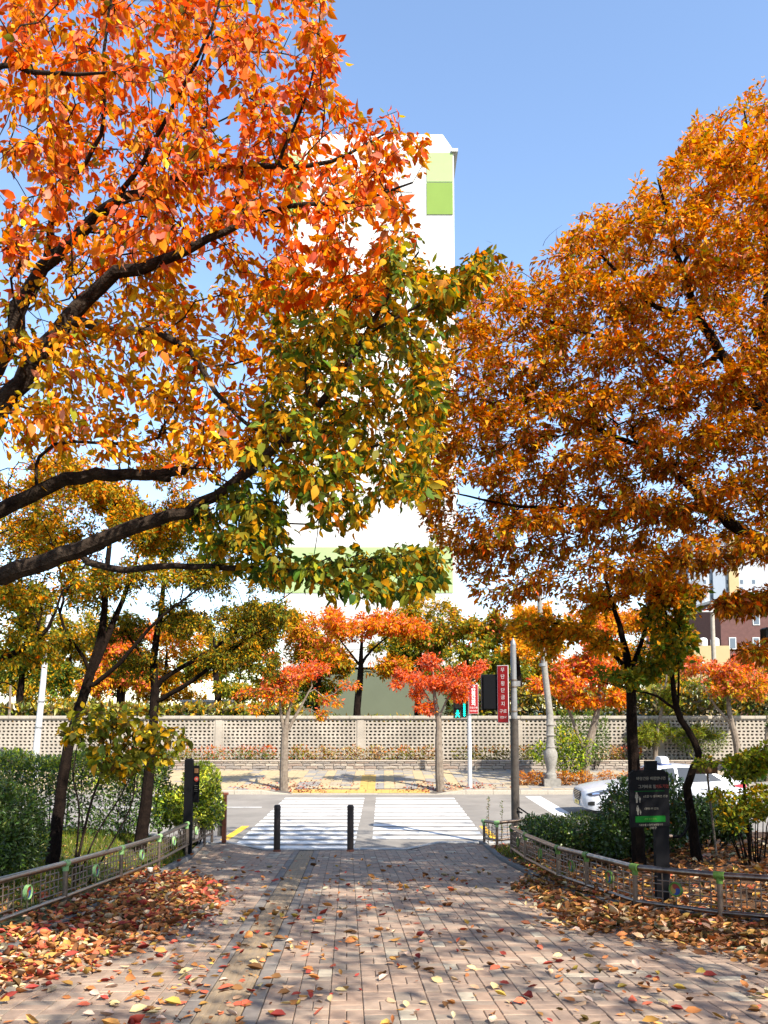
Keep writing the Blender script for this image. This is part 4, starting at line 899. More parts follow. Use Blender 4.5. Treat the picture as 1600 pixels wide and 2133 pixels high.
simple_tree('yard_tree', 'coral and gold tree behind the wall, between the two left maples', [far(250, 42, 0.24, 0.2)] + px_limb([(250, 1470, 42, 0.2), (252, 1410, 42, 0.15), (256, 1350, 42, 0.04)]),
  [(250, 1360, 42, 90, 46, 2.6), (200, 1420, 41.5, 60, 34, 2), (310, 1420, 41.5, 60, 40, 2), (260, 1310, 42, 60, 26, 2)], 400, 4.4, 0.19, {'gold': 3, 'amber': 2.5, 'coral': 2, 'yellow': 1}, {'coral': 4, 'orange': 2.5, 'redorange': 1, 'amber': 1}, 64, group='trees in the yard behind the wall', **B_)
simple_tree('yard_tree', 'yellow-olive broad tree behind the wall left of the crossing', [far(455, 46, 0.26, 0.2)] + px_limb([(455, 1475, 46, 0.2), (450, 1410, 46, 0.16), (445, 1330, 46, 0.05)]),
  [(430, 1380, 46, 90, 54, 2.8), (530, 1340, 46, 90, 54, 2.8), (600, 1290, 46, 60, 36, 2.4), (500, 1440, 45, 90, 26, 2), (390, 1310, 46, 80, 40, 2.4)], 480, 4.6, 0.2, {'olive': 4, 'moss': 2, 'gold': 2, 'green': 1.4}, {'gold': 3, 'amber': 2, 'olive': 2.5, 'orange': 0.8}, 65, group='trees in the yard behind the wall', **B_)
simple_tree('yard_tree', 'dark green tree behind the wall at the far left by the white pole', [far(40, 44, 0.26, 0.2)] + px_limb([(40, 1475, 44, 0.2), (45, 1420, 44, 0.16), (50, 1340, 44, 0.05)]),
  [(40, 1380, 44, 90, 60, 2.8), (130, 1420, 43.5, 70, 50, 2.2), (-40, 1400, 44, 80, 70, 2.6), (100, 1310, 44, 80, 50, 2.4)], 420, 4.6, 0.2, {'dgreen': 3, 'green': 3, 'olive': 2, 'gold': 0.8}, {'olive': 3, 'gold': 2.5, 'moss': 2, 'amber': 1}, 66, group='trees in the yard behind the wall', **B_)
simple_tree('pine_tree', 'light green young pine behind the taxi roof', [far(1365, 37.8, 0.12, 0.7)] + px_limb([(1368, 1530, 37.8, 0.09), (1380, 1470, 37.8, 0.06), (1390, 1400, 37.8, 0.03)]),
  [(1390, 1520, 37.8, 80, 34, 1.6), (1400, 1460, 37.8, 60, 40, 1.3), (1340, 1540, 37.6, 50, 24, 1), (1450, 1530, 37.6, 50, 26, 1)], 300, 9, 0.14, {'moss': 3, 'lime': 2, 'green': 2, 'olive': 2}, {'lime': 3, 'moss': 2, 'gold': 1}, 67, T=(TNv, TNf), step=0.25, reach=0.6, spread=0.05, droop=-0.1, cat='tree', mtl='leaf', min_frac=0.1)
simple_tree('pine_tree', 'dark conifer at the right edge in front of the perforated wall', [far(1596, 33, 0.1)] + px_limb([(1596, 1560, 33, 0.08), (1598, 1490, 33, 0.03)]),
  [(1596, 1560, 33, 30, 44, 0.8), (1606, 1520, 33, 24, 40, 0.7), (1590, 1600, 33, 34, 30, 0.8)], 150, 9, 0.13, {'dgreen': 3, 'green': 2}, {'green': 3, 'moss': 1}, 68, T=(TNv, TNf), step=0.25, reach=0.6, spread=0.05, droop=0.1, mtl='leaf_g', min_frac=0.05)

EXTRA = [  # px, D, crown blobs, palettes, label
 (140, 52, [(150, 1390, 52, 110, 60, 3), (110, 1440, 51, 90, 40, 3), (200, 1330, 52, 90, 50, 3)], G_OL, {'gold': 3, 'olive': 2, 'amber': 2}, 'yellow-olive tree far behind the leaning white pole'),
 (340, 50, [(350, 1390, 50, 90, 60, 3), (330, 1440, 49, 80, 40, 3), (380, 1330, 50, 90, 50, 3)], {'gold': 3, 'amber': 2, 'olive': 2}, {'orange': 2, 'amber': 3, 'coral': 1, 'gold': 2}, 'amber tree far behind the straight dark maple trunk'),
 (560, 52, [(560, 1400, 52, 90, 60, 3), (620, 1440, 51, 70, 36, 2.4), (520, 1300, 52, 100, 40, 3), (630, 1330, 52, 60, 50, 3)], {'olive': 3, 'green': 2, 'moss': 2}, {'olive': 3, 'gold': 2, 'amber': 1}, 'olive tree far behind the slim coral street tree'),
 (1005, 54, [(1000, 1400, 54, 90, 60, 3), (960, 1380, 53, 70, 50, 3), (1050, 1420, 53, 70, 50, 3)], {'green': 3, 'olive': 3, 'dgreen': 1}, {'olive': 3, 'moss': 2, 'gold': 2}, 'green tree far behind the two signal poles'),
 (1290, 54, [(1290, 1380, 54, 100, 60, 3), (1330, 1300, 54, 90, 50, 3), (1220, 1290, 54, 90, 50, 3)], {'amber': 3, 'gold': 2, 'olive': 2}, {'orange': 3, 'amber': 3, 'coral': 1}, 'amber tree far behind the straight trunk maple'),
 (1420, 52, [(1420, 1440, 52, 80, 44, 3), (1380, 1400, 52, 60, 40, 3), (1500, 1460, 52, 60, 30, 2.4)], {'green': 3, 'olive': 2, 'dgreen': 1}, {'olive': 2, 'gold': 2, 'coral': 1}, 'green tree behind the wall beyond the taxi roof'),
 (1600, 52, [(1590, 1440, 52, 70, 50, 3), (1640, 1400, 52, 80, 60, 3)], {'green': 2, 'olive': 2, 'amber': 2}, {'orange': 2, 'amber': 2, 'gold': 1}, 'amber-green tree behind the wall at the right edge'),
 (-20, 56, [(10, 1400, 56, 110, 60, 3), (60, 1340, 56, 100, 50, 3)], {'olive': 3, 'green': 2}, {'gold': 2, 'olive': 3}, 'olive tree behind the wall at the left edge'),
 (255, 60, [(270, 1400, 60, 100, 70, 3), (230, 1330, 60, 90, 60, 3)], {'green': 3, 'olive': 3}, {'olive': 3, 'gold': 2, 'amber': 1}, 'dark olive tree far behind the coral and gold yard tree'),
 (455, 62, [(460, 1410, 62, 100, 60, 3), (480, 1330, 62, 90, 60, 3)], {'green': 3, 'dgreen': 2, 'olive': 2}, {'olive': 3, 'amber': 2}, 'dark green tree far behind the yellow-olive broad tree'),
 (660, 50, [(660, 1420, 50, 60, 50, 2), (650, 1340, 50, 70, 60, 2), (710, 1390, 50, 50, 40, 2)], {'olive': 3, 'amber': 2, 'green': 1}, {'amber': 3, 'coral': 2, 'gold': 2}, 'amber tree left of the apartment foot behind the wall'),
 (870, 50, [(870, 1380, 50, 70, 60, 2.4), (890, 1300, 50, 70, 50, 2.4), (820, 1330, 50, 50, 40, 2.2)], {'olive': 3, 'green': 2}, {'olive': 2, 'gold': 2, 'amber': 1}, 'olive tree right of the apartment foot behind the red street tree'),
 (1140, 58, [(1140, 1390, 58, 90, 70, 3), (1100, 1300, 58, 80, 50, 3)], {'amber': 2, 'olive': 3}, {'amber': 3, 'orange': 2, 'yellow': 1}, 'amber tree far behind the ornate lamp post'),
 (1360, 60, [(1370, 1370, 60, 90, 60, 3), (1340, 1290, 60, 80, 40, 3)], {'green': 2, 'olive': 3}, {'amber': 3, 'orange': 2}, 'olive-amber tree far behind the crooked maple')]
for k, (px, D_, bl, lo_p, hi_p, lb) in enumerate(EXTRA):
    simple_tree('yard_tree', lb, [far(px, D_, 0.25, 0.1)] + px_limb([(px, 1470, D_, 0.2), (px + 4, 1420, D_, 0.15), (px + 8, 1350, D_, 0.04)]), [(a, b, c, d_ * 1.25, e * 1.2, f_) for a, b, c, d_, e, f_ in bl], 460, 3.2, 0.21, lo_p, hi_p, 160 + k, group='trees in the yard behind the wall', **B_)
# unseen trees added behind and beside the viewer to shade path and zelkova
for k, (bx0, by0, c0, r0, lb) in enumerate(((7.6, 2.6, (6.2, 3.0, 9.0), (4.4, 4.4, 3.6), 'unseen tree added right of the viewer to shade the path and zelkova'), (2.6, -5.0, (1.8, -3.2, 7.9), (4.6, 3.2, 2.5), 'unseen tree added behind the viewer to shade the near paving'), (13.0, 8.0, (12.0, 8.0, 7.4), (3.6, 4.2, 2.6), 'park tree beyond the right bed, out of view'))):
    rgk = np.random.default_rng(300 + k); z0 = gz(bx0, by0)
    rtk = root('unseen_shade_tree', (bx0, by0, z0), lb, 'tree')
    atk = np.array(c0) + norm(rgk.normal(0, 1, (900, 3))) * (rgk.random((900, 1)) ** 0.4) * np.array(r0)
    qx, qy, qf = proj(atk); atk = atk[~((qf > 0.3) & (qx > -160) & (qx < 1760) & (qy > -180) & (qy < 2200))]
    sk, ti, td, rad = build_tree(rtk, [[(bx0, by0, z0 - 0.1, 0.24), (bx0, by0, z0 + 2, 0.18), (bx0 + 0.3, by0 + 0.3, z0 + 4, 0.14), (c0[0], c0[1], c0[2] + 0.5, 0.05)]], atk, np.zeros(len(atk), int), rgk, step=0.35, bias=0.2, tip_r=0.004, bark=M['bark'], min_ok=z0 + 2.2)
    pos, d, nr, s, z = twig_leaves(rgk, sk, ti, td, 0.8, 9.0, 0.14, 0.5, 0.7, 0.5, 0.6, 0.12)
    qx, qy, qf = proj(pos); okk = ~((qf > 0.1) & (qx > -60) & (qx < 1660) & (qy > -60) & (qy < 2200))
    leaves_obj('crown', pos[okk], d[okk], nr[okk], s[okk], pick(rgk, {'orange': 3, 'amber': 2, 'olive': 2, 'gold': 2}, okk.sum()), (T5v, T5f), M['leaf'], rtk, 1.2)

# ---- shrubs and hedges
def shrub(name, label, base, blobs, n, size, pal, pal_top, seed, cat='shrub', group=None, mtl='leaf_g', T=(T5v, T5f), stems=7, flat=0.5, width=1.0, shell=3.0, bark='bark_d', box=None, lean=1.0):
    rg = np.random.default_rng(seed)
    rt = root(name, base, label, cat, group)
    if box is not None:
        lo, hi = np.array(box[0]), np.array(box[1]); u = rg.random((n, 3)) ; ax = rg.integers(0, 5, n)
        dep = 1 - rg.random(n) ** 2 * 0.5
        face = np.where(ax < 2, 2, np.where(ax == 4, 0, 1)); val = np.where(ax == 3, 1.0, np.where(ax < 2, 1.0, 0.0))
        val = np.where(face == 0, (rg.random(n) < 0.5) * 1.0, val)
        for k in range(3):
            mk_ = face == k; u[mk_, k] = np.where(val[mk_] > 0.5, 1 - (1 - dep[mk_]), 1 - dep[mk_])
        pos = lo + u * (hi - lo); ctr = (lo + hi) / 2
        pos += 0.06 * np.sin(pos[:, [1, 2, 0]] * 4.1 + seed) + rg.normal(0, 0.03, (n, 3)); outd = norm((pos - ctr) / (hi - lo))
    else:
        pos = blob_pts(rg, blobs, n, shell); cs = np.array([P(b[0], b[1], b[2]) for b in blobs])
        near_c = cs[np.argmin(np.linalg.norm(pos[:, None] - cs[None], axis=2), axis=1)]; outd = norm(pos - near_c)
    zmin = base[2] + 0.02; pos[:, 2] = np.maximum(pos[:, 2], zmin + rg.random(n) * 0.1)
    d = norm(outd * 0.7 + rg.normal(0, 0.7, (n, 3)) + np.array([0, 0, 0.25])); nr = norm(outd * 0.6 + np.array([0, 0, flat]) + rg.normal(0, 0.5, (n, 3)))
    s = size * np.clip(1 + rg.normal(0, 0.25, n), 0.5, 1.6)
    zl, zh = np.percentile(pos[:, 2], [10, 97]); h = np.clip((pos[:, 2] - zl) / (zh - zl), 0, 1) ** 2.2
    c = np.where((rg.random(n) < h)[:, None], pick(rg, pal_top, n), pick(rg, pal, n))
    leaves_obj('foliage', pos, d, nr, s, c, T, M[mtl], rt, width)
    lo, hi = pos.min(0), pos.max(0)
    for k in range(stems):
        tgt = pos[rg.integers(n)]; fx = (0.35 if box is None else 1.0)
        bx = base[0] + (tgt[0] - base[0]) * fx; by = base[1] + (tgt[1] - base[1]) * fx * 0.6
        mid = np.array([(bx + tgt[0]) / 2, (by + tgt[1]) / 2, base[2] + (tgt[2] - base[2]) * 0.55]) + rg.normal(0, 0.03, 3)
        MB().tube([(bx, by, base[2] - 0.05), mid, tgt], [0.016 * lean, 0.011 * lean, 0.004], 5).build('stem', M[bark], rt)
    return rt
EV = {'dgreen': 5, 'green': 2.5}; EVT = {'green': 2.5, 'lime': 2.2, 'moss': 1, 'ylime': 2.2}  # paler yellow-lime tops: variegated leaves plus sun flecks put into the colour
def zb0(x, y): return gz(x, y)
shrub('hedge', 'tall clipped evergreen hedge beside the road at the left', (-7.0, 17.1, zb0(-7, 17.1)), None, 26000, 0.075, EV, EVT, 71, 'hedge', stems=26, box=((-9.6, 16.5, zb0(-7, 17.1)), (-4.55, 17.75, 2.17)))
shrub('hedge', 'bright yellow-green leafy bush at the end of the left fence', (-4.0, 17.3, zb0(-4, 17.3)), [(420, 1630, 17.2, 40, 42, 0.45), (400, 1690, 17.1, 46, 36, 0.45), (440, 1680, 17.2, 26, 46, 0.4), (360, 1680, 17.2, 40, 44, 0.45)], 9000, 0.075, {'green': 2, 'dgreen': 1, 'lime': 2.5, 'ylime': 1}, {'ylime': 6, 'lime': 2}, 72, 'bush', stems=10)  # yellow-green leaves, the top brightened in colour to stand for sun on it
shrub('low_shrub', 'dense low dark conifer shrub behind the fence at the left edge', (-5.2, 11.1, zb0(-5.2, 11.1)), [(25, 1700, 11.0, 60, 60, 0.55), (-20, 1760, 10.8, 80, 66, 0.6), (45, 1760, 11.1, 46, 54, 0.5), (-30, 1660, 11.0, 60, 50, 0.5)], 14000, 0.065, {'dgreen': 4, 'green': 2.5}, {'green': 3, 'moss': 1.5, 'dgreen': 1}, 73, 'shrub', stems=6, width=0.7)
shrub('low_hedge', 'low dark green hedge just behind the fence on the right, nearest the signal pole', (3.2, 14.8, zb0(3.2, 14.8)), [(1150, 1735, 14.9, 46, 36, 0.5), (1215, 1735, 14.5, 60, 40, 0.55), (1280, 1745, 14.1, 50, 42, 0.55), (1110, 1722, 15.4, 26, 24, 0.4)], 14000, 0.062, {'dgreen': 4, 'green': 3}, {'green': 3, 'moss': 2, 'lime': 0.5}, 74, 'hedge', stems=10, width=0.8)
shrub('round_shrub', 'large rounded glossy dark shrub behind the black notice sign', (4.2, 14.2, zb0(4.2, 14.2)), [(1310, 1700, 14.2, 60, 78, 0.6), (1380, 1690, 14.2, 64, 80, 0.6), (1290, 1740, 14.0, 60, 46, 0.5)], 12000, 0.072, {'dgreen': 6, 'green': 1.2}, {'dgreen': 3, 'green': 2, 'rust': 0.25}, 75, 'shrub', stems=8)
shrub('round_shrub', 'dark shrub between the crooked maple and the far right shrub', (5.6, 14.6, zb0(5.6, 14.6)), [(1455, 1705, 14.6, 60, 44, 0.5), (1515, 1715, 14.6, 44, 36, 0.5)], 7000, 0.072, {'dgreen': 6, 'green': 1.2}, {'dgreen': 3, 'green': 2}, 76, 'shrub', stems=8)
shrub('leafy_shrub', 'yellow-green shrub with bare lower stems at the right edge', (5.45, 12.2, zb0(5.45, 12.2)), [(1545, 1690, 12.2, 50, 24, 0.45), (1590, 1670, 12.2, 50, 30, 0.45), (1520, 1720, 12.1, 26, 12, 0.3), (1500, 1660, 12.2, 26, 14, .3)], 1900, 0.08, {'olive': 3, 'moss': 3, 'green': 2, 'gold': 1}, {'gold': 2, 'olive': 3, 'lime': 1}, 77, 'shrub', stems=12, mtl='leaf', lean=0.8)
shrub('leafy_shrub', 'bright green shrub beside the ornate lamp post across the road', (7.0, 33.0, zfar(7, 33)), [(1175, 1545, 33, 34, 34, 0.6), (1190, 1585, 33, 40, 30, 0.6), (1130, 1570, 33, 28, 24, 0.5), (1215, 1560, 33, 24, 26, .5)], 2600, 0.12, {'green': 3, 'lime': 2, 'moss': 2}, {'lime': 3, 'green': 2, 'yellow': 0.6}, 78, 'shrub', stems=9, mtl='leaf')
shrub('juniper', 'grey-green juniper in front of the perforated wall behind the forked red tree', (9.3, 37.0, 0.35), [(1240, 1530, 37, 30, 60, 0.7), (1185, 1520, 37, 26, 46, 0.6)], 3200, 0.13, {'dgreen': 3, 'green': 3}, {'green': 2, 'moss': 3}, 79, 'shrub', stems=4, mtl='leaf', width=0.5)
shrub('conifer_shrub', 'small green pine shrub over the wall foot near the far right', (14.0, 37.6, 0.7), [(1460, 1540, 37.6, 60, 34, 0.7)], 2200, 0.13, {'green': 2, 'moss': 3}, {'lime': 2, 'moss': 2}, 80, 'shrub', stems=4, mtl='leaf', width=0.45)
# low shrubs on top of the stone wall
spec = [(365, 40, 'o'), (430, 44, 'r'), (495, 46, 'r'), (545, 36, 'r'), (615, 34, 'o'), (668, 36, 'b'), (725, 36, 'b'), (775, 30, 'b'), (830, 34, 'o'), (880, 30, 'b'), (972, 34, 'd'), (1025, 38, 'd'), (1080, 36, 'd'), (1270, 34, 'b'), (1310, 30, 'r'), (280, 44, 'o')]
nmc = {'o': 'olive', 'r': 'red-tinged', 'b': 'brownish', 'd': 'dark'}
pc = {'o': ({'olive': 3, 'moss': 2, 'rust': 1, 'tan': 0.6}, {'rust': 2, 'olive': 2, 'coral': 0.8}), 'r': ({'moss': 2, 'green': 1.5, 'rust': 1.5}, {'coral': 3, 'red': 1.5, 'rust': 2}), 'b': ({'brown': 2, 'tan': 1.6, 'olive': 2}, {'rust': 2, 'tan': 1.5, 'olive': 1.5}), 'd': ({'dgreen': 1.5, 'bronze': 2, 'olive': 1.5}, {'rust': 1.5, 'bronze': 2, 'olive': 1.5})}
ordn = 'first second third fourth fifth sixth seventh eighth ninth tenth eleventh twelfth thirteenth fourteenth fifteenth sixteenth'.split()
for k, (px, rx, ty) in enumerate(sorted(spec)):
    x = P(px, 1580, 37.9)[0]
    shrub('low_shrub', '%s low shrub above the stone wall, %s from the left in the row' % (nmc[ty], ordn[k]), (x, 37.9, 0.7), [(px, 1572, 37.9, rx, 17, 0.32), (px + rx * 0.4, 1566, 37.9, rx * 0.5, 14, 0.28)], 520, 0.11, pc[ty][0], pc[ty][1], 100 + k, 'shrub', 'low shrubs along the top of the stone wall', mtl='leaf', stems=6, bark='bark_far', width=0.8)
for k, (px, rx) in enumerate(((1088, 22), (1118, 20), (1175, 26), (1215, 24), (1265, 24), (1310, 22))):
    x = P(px, 1600, 31.8)[0]
    shrub('clipped_shrub', 'orange-brown clipped low shrub on the far kerb, %s from the left' % ordn[k], (x, 31.8, zfar(x, 31.8)), [(px, 1622, 31.8, rx, 15, 0.35)], 560, 0.10, {'rust': 3, 'brown': 2, 'tan': 0.6}, {'rust': 3, 'orange': 1.4, 'amber': 1}, 130 + k, 'shrub', 'clipped orange shrubs on the far kerb', mtl='leaf', stems=3, width=0.6)
# dark hedges added behind the perforated wall to make its holes dark
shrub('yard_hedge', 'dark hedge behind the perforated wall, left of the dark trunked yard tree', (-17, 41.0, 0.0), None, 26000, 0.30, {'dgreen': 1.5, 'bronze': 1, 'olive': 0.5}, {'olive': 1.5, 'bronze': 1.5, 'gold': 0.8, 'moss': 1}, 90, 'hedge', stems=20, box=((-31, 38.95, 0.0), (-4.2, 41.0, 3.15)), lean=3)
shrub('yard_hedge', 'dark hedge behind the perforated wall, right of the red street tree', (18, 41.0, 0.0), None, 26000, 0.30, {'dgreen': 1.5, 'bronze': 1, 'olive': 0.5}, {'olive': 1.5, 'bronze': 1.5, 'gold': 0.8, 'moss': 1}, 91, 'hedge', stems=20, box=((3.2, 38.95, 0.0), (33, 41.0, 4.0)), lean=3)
shrub('yard_hedge', 'low hedge added behind the wall to darken its holes below the apartment block', (-0.5, 40.4, 0.0), None, 7000, 0.30, {'dgreen': 1.5, 'bronze': 1, 'olive': 0.5}, {'olive': 1.5, 'bronze': 1.5, 'gold': 0.8, 'moss': 1}, 92, 'hedge', stems=8, box=((-4.1, 38.95, 0.0), (3.1, 40.2, 2.5)), lean=3)

# young tree with big yellow leaves by the left fence
rg = np.random.default_rng(77)
bx, by = P(150, 1780, 11.4)[0], 11.4
sp = root('sapling', (bx, by, gz(bx, by)), 'multi-stemmed sapling with large yellow and olive leaves behind the left fence', 'sapling')
at = blob_pts(rg, [(250, 1515, 11.4, 105, 56, 0.7), (185, 1515, 11.4, 62, 46, 0.5), (330, 1545, 11.4, 60, 46, 0.5), (270, 1580, 11.3, 70, 36, 0.5), (230, 1600, 11.3, 60, 30, .4)], 260)
st = [[(bx, by, gz(bx, by) - 0.05, 0.022)] + px_limb([(185, 1690, 11.4, 0.018), (215, 1600, 11.4, 0.014), (238, 1520, 11.4, 0.007)]),
      [(bx + 0.02, by, gz(bx, by) - 0.05, 0.016)] + px_limb([(165, 1690, 11.3, 0.013), (152, 1620, 11.3, 0.011), (165, 1530, 11.3, 0.006)]),
      [(bx + 0.03, by, gz(bx, by) - 0.05, 0.014)] + px_limb([(200, 1740, 11.4, 0.012), (250, 1660, 11.4, 0.010), (300, 1560, 11.4, 0.006)]),
      [(bx + 0.12, by + 0.15, gz(bx + 0.1, by) - 0.05, 0.014)] + px_limb([(268, 1690, 11.5, 0.011), (285, 1600, 11.5, 0.008), (320, 1530, 11.5, 0.005)])]
for k in range(1, 4): MB().tube(smooth_line(st[k], 0.15)[:, :3], list(smooth_line(st[k], 0.15)[:, 3]), 6).build('stem', M['bark'], sp, smooth=True)
sk, ti, td, rad = build_tree(sp, [st[0]], at, [0] * len(at), rg, step=0.10, bark=M['bark'], tip_r=0.002, min_ok=P(0, 1640, 11.4)[2], wob=0.0)
pos, d, nr, s, z = twig_leaves(rg, sk, ti, td, 0.3, 2.4, 0.07, 0.5, 0.7, 0.45, 0.5, 0.105, 0.35)
keep = rg.permutation(len(pos))[:300]
lo_ = np.setdiff1d(np.arange(len(pos)), keep)
tag(leaves_obj('crown', pos[lo_], d[lo_], nr[lo_], s[lo_], pick(rg, {'gold': 2, 'yellow': 0.6, 'olive': 4, 'amber': 0.6, 'moss': 3, 'bronze': 1}, len(lo_)), (T8v * np.array([1.25, 1, 1]), T8f), M['leaf'], sp), kind='stuff')
pos, d, nr, s = pos[keep], d[keep], nr[keep], s[keep]
x_, y_, z_ = leaf_basis(d, nr)
vm = []
for k in range(14):
    c = pick(rg, {'gold': 2.2, 'yellow': 0.6, 'olive': 4, 'amber': 0.6, 'moss': 3, 'bronze': 0.8}, 1); me = np_mesh('leaf', T8v * np.array([1.25, 1, 1]), T8f, True, np.repeat(c, 8, axis=0)); me.materials.append(M['leaf']); vm.append(me)
for i in range(len(pos)):
    o = link('leaf', vm[int(rg.integers(14))], sp); mtx = Matrix.Identity(4)
    for r_ in range(3):
        mtx[r_][0] = x_[i][r_] * s[i]; mtx[r_][1] = y_[i][r_] * s[i]; mtx[r_][2] = z_[i][r_] * s[i]; mtx[r_][3] = pos[i][r_]
    o.matrix_basis = mtx

# ------------------------------------------------------------------ street furniture
RX = Matrix.Rotation(R(90), 3, 'X')
# bollards
for px, lab in ((577, 'dark brown round bollard at the path end, nearer the planted hedge'), (730, 'dark brown round bollard at the path end, in the middle of the opening')):
    x = P(px, 1762, 17.55)[0]; z = zpath(x, 17.55); b = root('bollard', (x, 17.55, z), lab, 'bollard', 'bollards at the end of the path')
    MB().lathe((x, 17.55, z - 0.03), [(0.070, 0), (0.070, 0.86), (0.066, 0.885), (0.066, 0.90)], 18).build('post', M['bollard'], b, smooth=True)
    MB().lathe((x, 17.55, z + 0.87), [(0.072, 0), (0.072, 0.06), (0.066, 0.085), (0.045, 0.10), (0.0, 0.105)], 18).build('cap', M['bollard'], b, smooth=True)
    MB().lathe((x, 17.55, z), [(0.082, 0), (0.082, 0.035), (0.072, 0.045)], 18).build('base_ring', M['rust'], b, smooth=True)

# ornamental low fences
def emblem(parent, c, nrm, rad):
    nrm = V(nrm).normalized(); u = Vector((0, 0, 1)); s_ = u.cross(nrm).normalized()
    pts = []
    for sgn in (1,):
        mb = MB(); n, m = 24, 8
        for i in range(n + 1):
            t = 2 * math.pi * i / n; cc = V(c) + (s_ * math.cos(t) + u * math.sin(t)) * rad; dirv = (s_ * math.cos(t) + u * math.sin(t))
            pts.append([cc + dirv * (0.012 * math.cos(2 * math.pi * k / m)) + nrm * (0.024 * math.sin(2 * math.pi * k / m)) for k in range(m)])
        vs = [p for ring in pts for p in ring]; fs = [(i * m + k, i * m + (k + 1) % m, (i + 1) * m + (k + 1) % m, (i + 1) * m + k) for i in range(n) for k in range(m)]
        mb.add(vs, fs); e = mb.build('emblem_ring', parent['_g'], FROOT, smooth=True)
    db = MB(); rings = 5; n = 30; vs = [V(c)]
    for r_ in range(1, rings + 1):
        for i in range(n):
            t = 2 * math.pi * i / n + 1.25 * (1 - r_ / rings) ; vs.append(V(c) + (s_ * math.cos(t) + u * math.sin(t)) * (rad - 0.008) * r_ / rings)
    for i in range(n):
        db.mi = i * 3 // n; 
    o0 = 0; faces = []; mats_i = []
    for i in range(n):
        j = (i + 1) % n; faces.append((0, 1 + i, 1 + j)); mats_i.append(i * 3 // n)
        for r_ in range(rings - 1):
            a = 1 + r_ * n; faces.append((a + i, a + n + i, a + n + j, a + j)); mats_i.append(i * 3 // n)
    back = [v - nrm * 0.010 for v in vs]; vs2 = [v + nrm * 0.010 for v in vs] + back; N0 = len(vs)
    db.v = [tuple(v) for v in vs2]; db.f = faces + [tuple(N0 + k for k in reversed(f)) for f in faces]; db.m = mats_i + mats_i
    db.build('emblem_disc', [M['red'], M['yellow'], M['blue']], e)
def fence(name, label, posts, gm, steel, hgt=0.50, bars_m=None, double=True):
    """posts: (x, y, z)"""
    global FROOT
    FROOT = root(name, posts[0], label, 'fence')
    holder = {'_g': gm}
    for x, y, z in posts:
        p = MB().tube([(x, y, z - 0.08), (x, y, z + hgt - 0.02)], 0.030, 12).build('post', M['steel_d'], FROOT, smooth=True)
    n = len(posts)
    for i in range(n - 1):
        a, b = np.array(posts[i], float), np.array(posts[i + 1], float); L = np.linalg.norm((b - a)[:2]); dv = (b - a) / L
        up = np.array([0, 0, 1.0]); nv = norm(np.array([dv[1], -dv[0], 0]))
        at = lambda s_, h_: a + dv * s_ + up * h_
        MB().tube([at(-0.0, hgt), at(L, hgt)], 0.036, 14).build('top_rail', steel, FROOT, smooth=True)
        MB().tube([at(0.02, 0.105), at(L - 0.02, 0.105)], 0.026, 12).build('bottom_rail', steel, FROOT, smooth=True)
        m = L / 2; bm = M['steel_d']
        lo, hi = 0.13, hgt - 0.035
        hs = [lo + (hi - lo) * k for k in (0.14, 0.38, 0.62, 0.86)]
        vxs = [0.07, 0.20, 0.33, 0.46]
        def bar(s0, h0, s1, h1):
            q0, q1 = at(s0, h0), at(s1, h1); MB().tube([q0, q1], 0.0075, 6).build('lattice_bar', bm, FROOT)
        for sg in (0, 1):
            f = lambda q: (q if sg == 0 else 1 - q) * L
            fr = [0.10, 0.22, 0.34, 0.43]
            for k, q in enumerate(fr):
                bar(f(q), lo if k % 2 == 0 else hs[0], f(q), hi if k % 3 else hs[3])
            bar(f(0.03), hs[2], f(0.34), hs[2]); bar(f(0.10), hs[1], f(0.46), hs[1]); bar(f(0.10), hs[3], f(0.28), hs[3]); bar(f(0.03), hs[0], f(0.34), hs[0]); bar(f(0.28), hs[3] - 0.04, f(0.46), hs[3] - 0.04)
            if L > 1.4: bar(f(0.16), lo, f(0.16), hi); bar(f(0.28), hs[0], f(0.28), hs[3])
        if L > 0.8:
            bar(m, lo, m, (lo + hi) / 2 - 0.07); bar(m, (lo + hi) / 2 + 0.07, m, hi)
            emblem(holder, at(m, (lo + hi) / 2), nv, 0.072)
    for i, (x, y, z) in enumerate(posts):
        a = np.array(posts[max(i - 1, 0)], float); b = np.array(posts[min(i + 1, n - 1)], float); dv = norm(b - a)
        c = np.array([x, y, z + hgt])
        cl = MB().tube([c - dv * 0.055, c + dv * 0.055], 0.043, 14).tube([(x, y, z + hgt - 0.085), (x, y, z + hgt - 0.02)], 0.036, 12).build('clamp', gm, FROOT, smooth=True)
    return FROOT
lp = [(8.0, -3.86), (10.0, -3.82), (12.1, -3.82), (14.05, -3.80), (15.9, -3.78), (17.4, -3.76), (17.95, -3.72)]
zl_ = [gz(-3.9, 8.0), gz(-3.9, 10), gz(-3.9, 12.1), gz(-3.9, 14.05) + 0.02, 0.46, 0.385, 0.36]
lp = [(5.9, -3.9)] + lp; zl_ = [gz(-3.95, 5.9)] + zl_
fence('ornamental_fence', 'low stainless fence with pale green clamps along the left bed', [(x, y, z) for (y, x), z in zip(lp, zl_)], M['greencap'], M['steel'])
rp = [(15.9, 2.44), (14.5, 2.47), (12.2, 2.55), (11.1, 2.70), (9.9, 2.98), (9.1, 3.66), (8.75, 4.18), (8.3, 5.0), (7.9, 6.0)]
fence('ornamental_fence', 'low weathered fence with mossy green clamps curving around the right bed', [(x, y, gz(x + 0.1, y)) for y, x in rp], M['greencap_r'], mat('stained_stainless', (0.20, 0.15, 0.12), 0.32, metal=1.0, var=0.5, scale=10))
fence('ornamental_fence', 'short end section of low fence beside the signal pole', [(2.14, 17.75, 0.30), (2.34, 17.2, 0.34), (3.35, 17.35, 0.42)], M['greencap'], M['steel_d'], hgt=0.46)

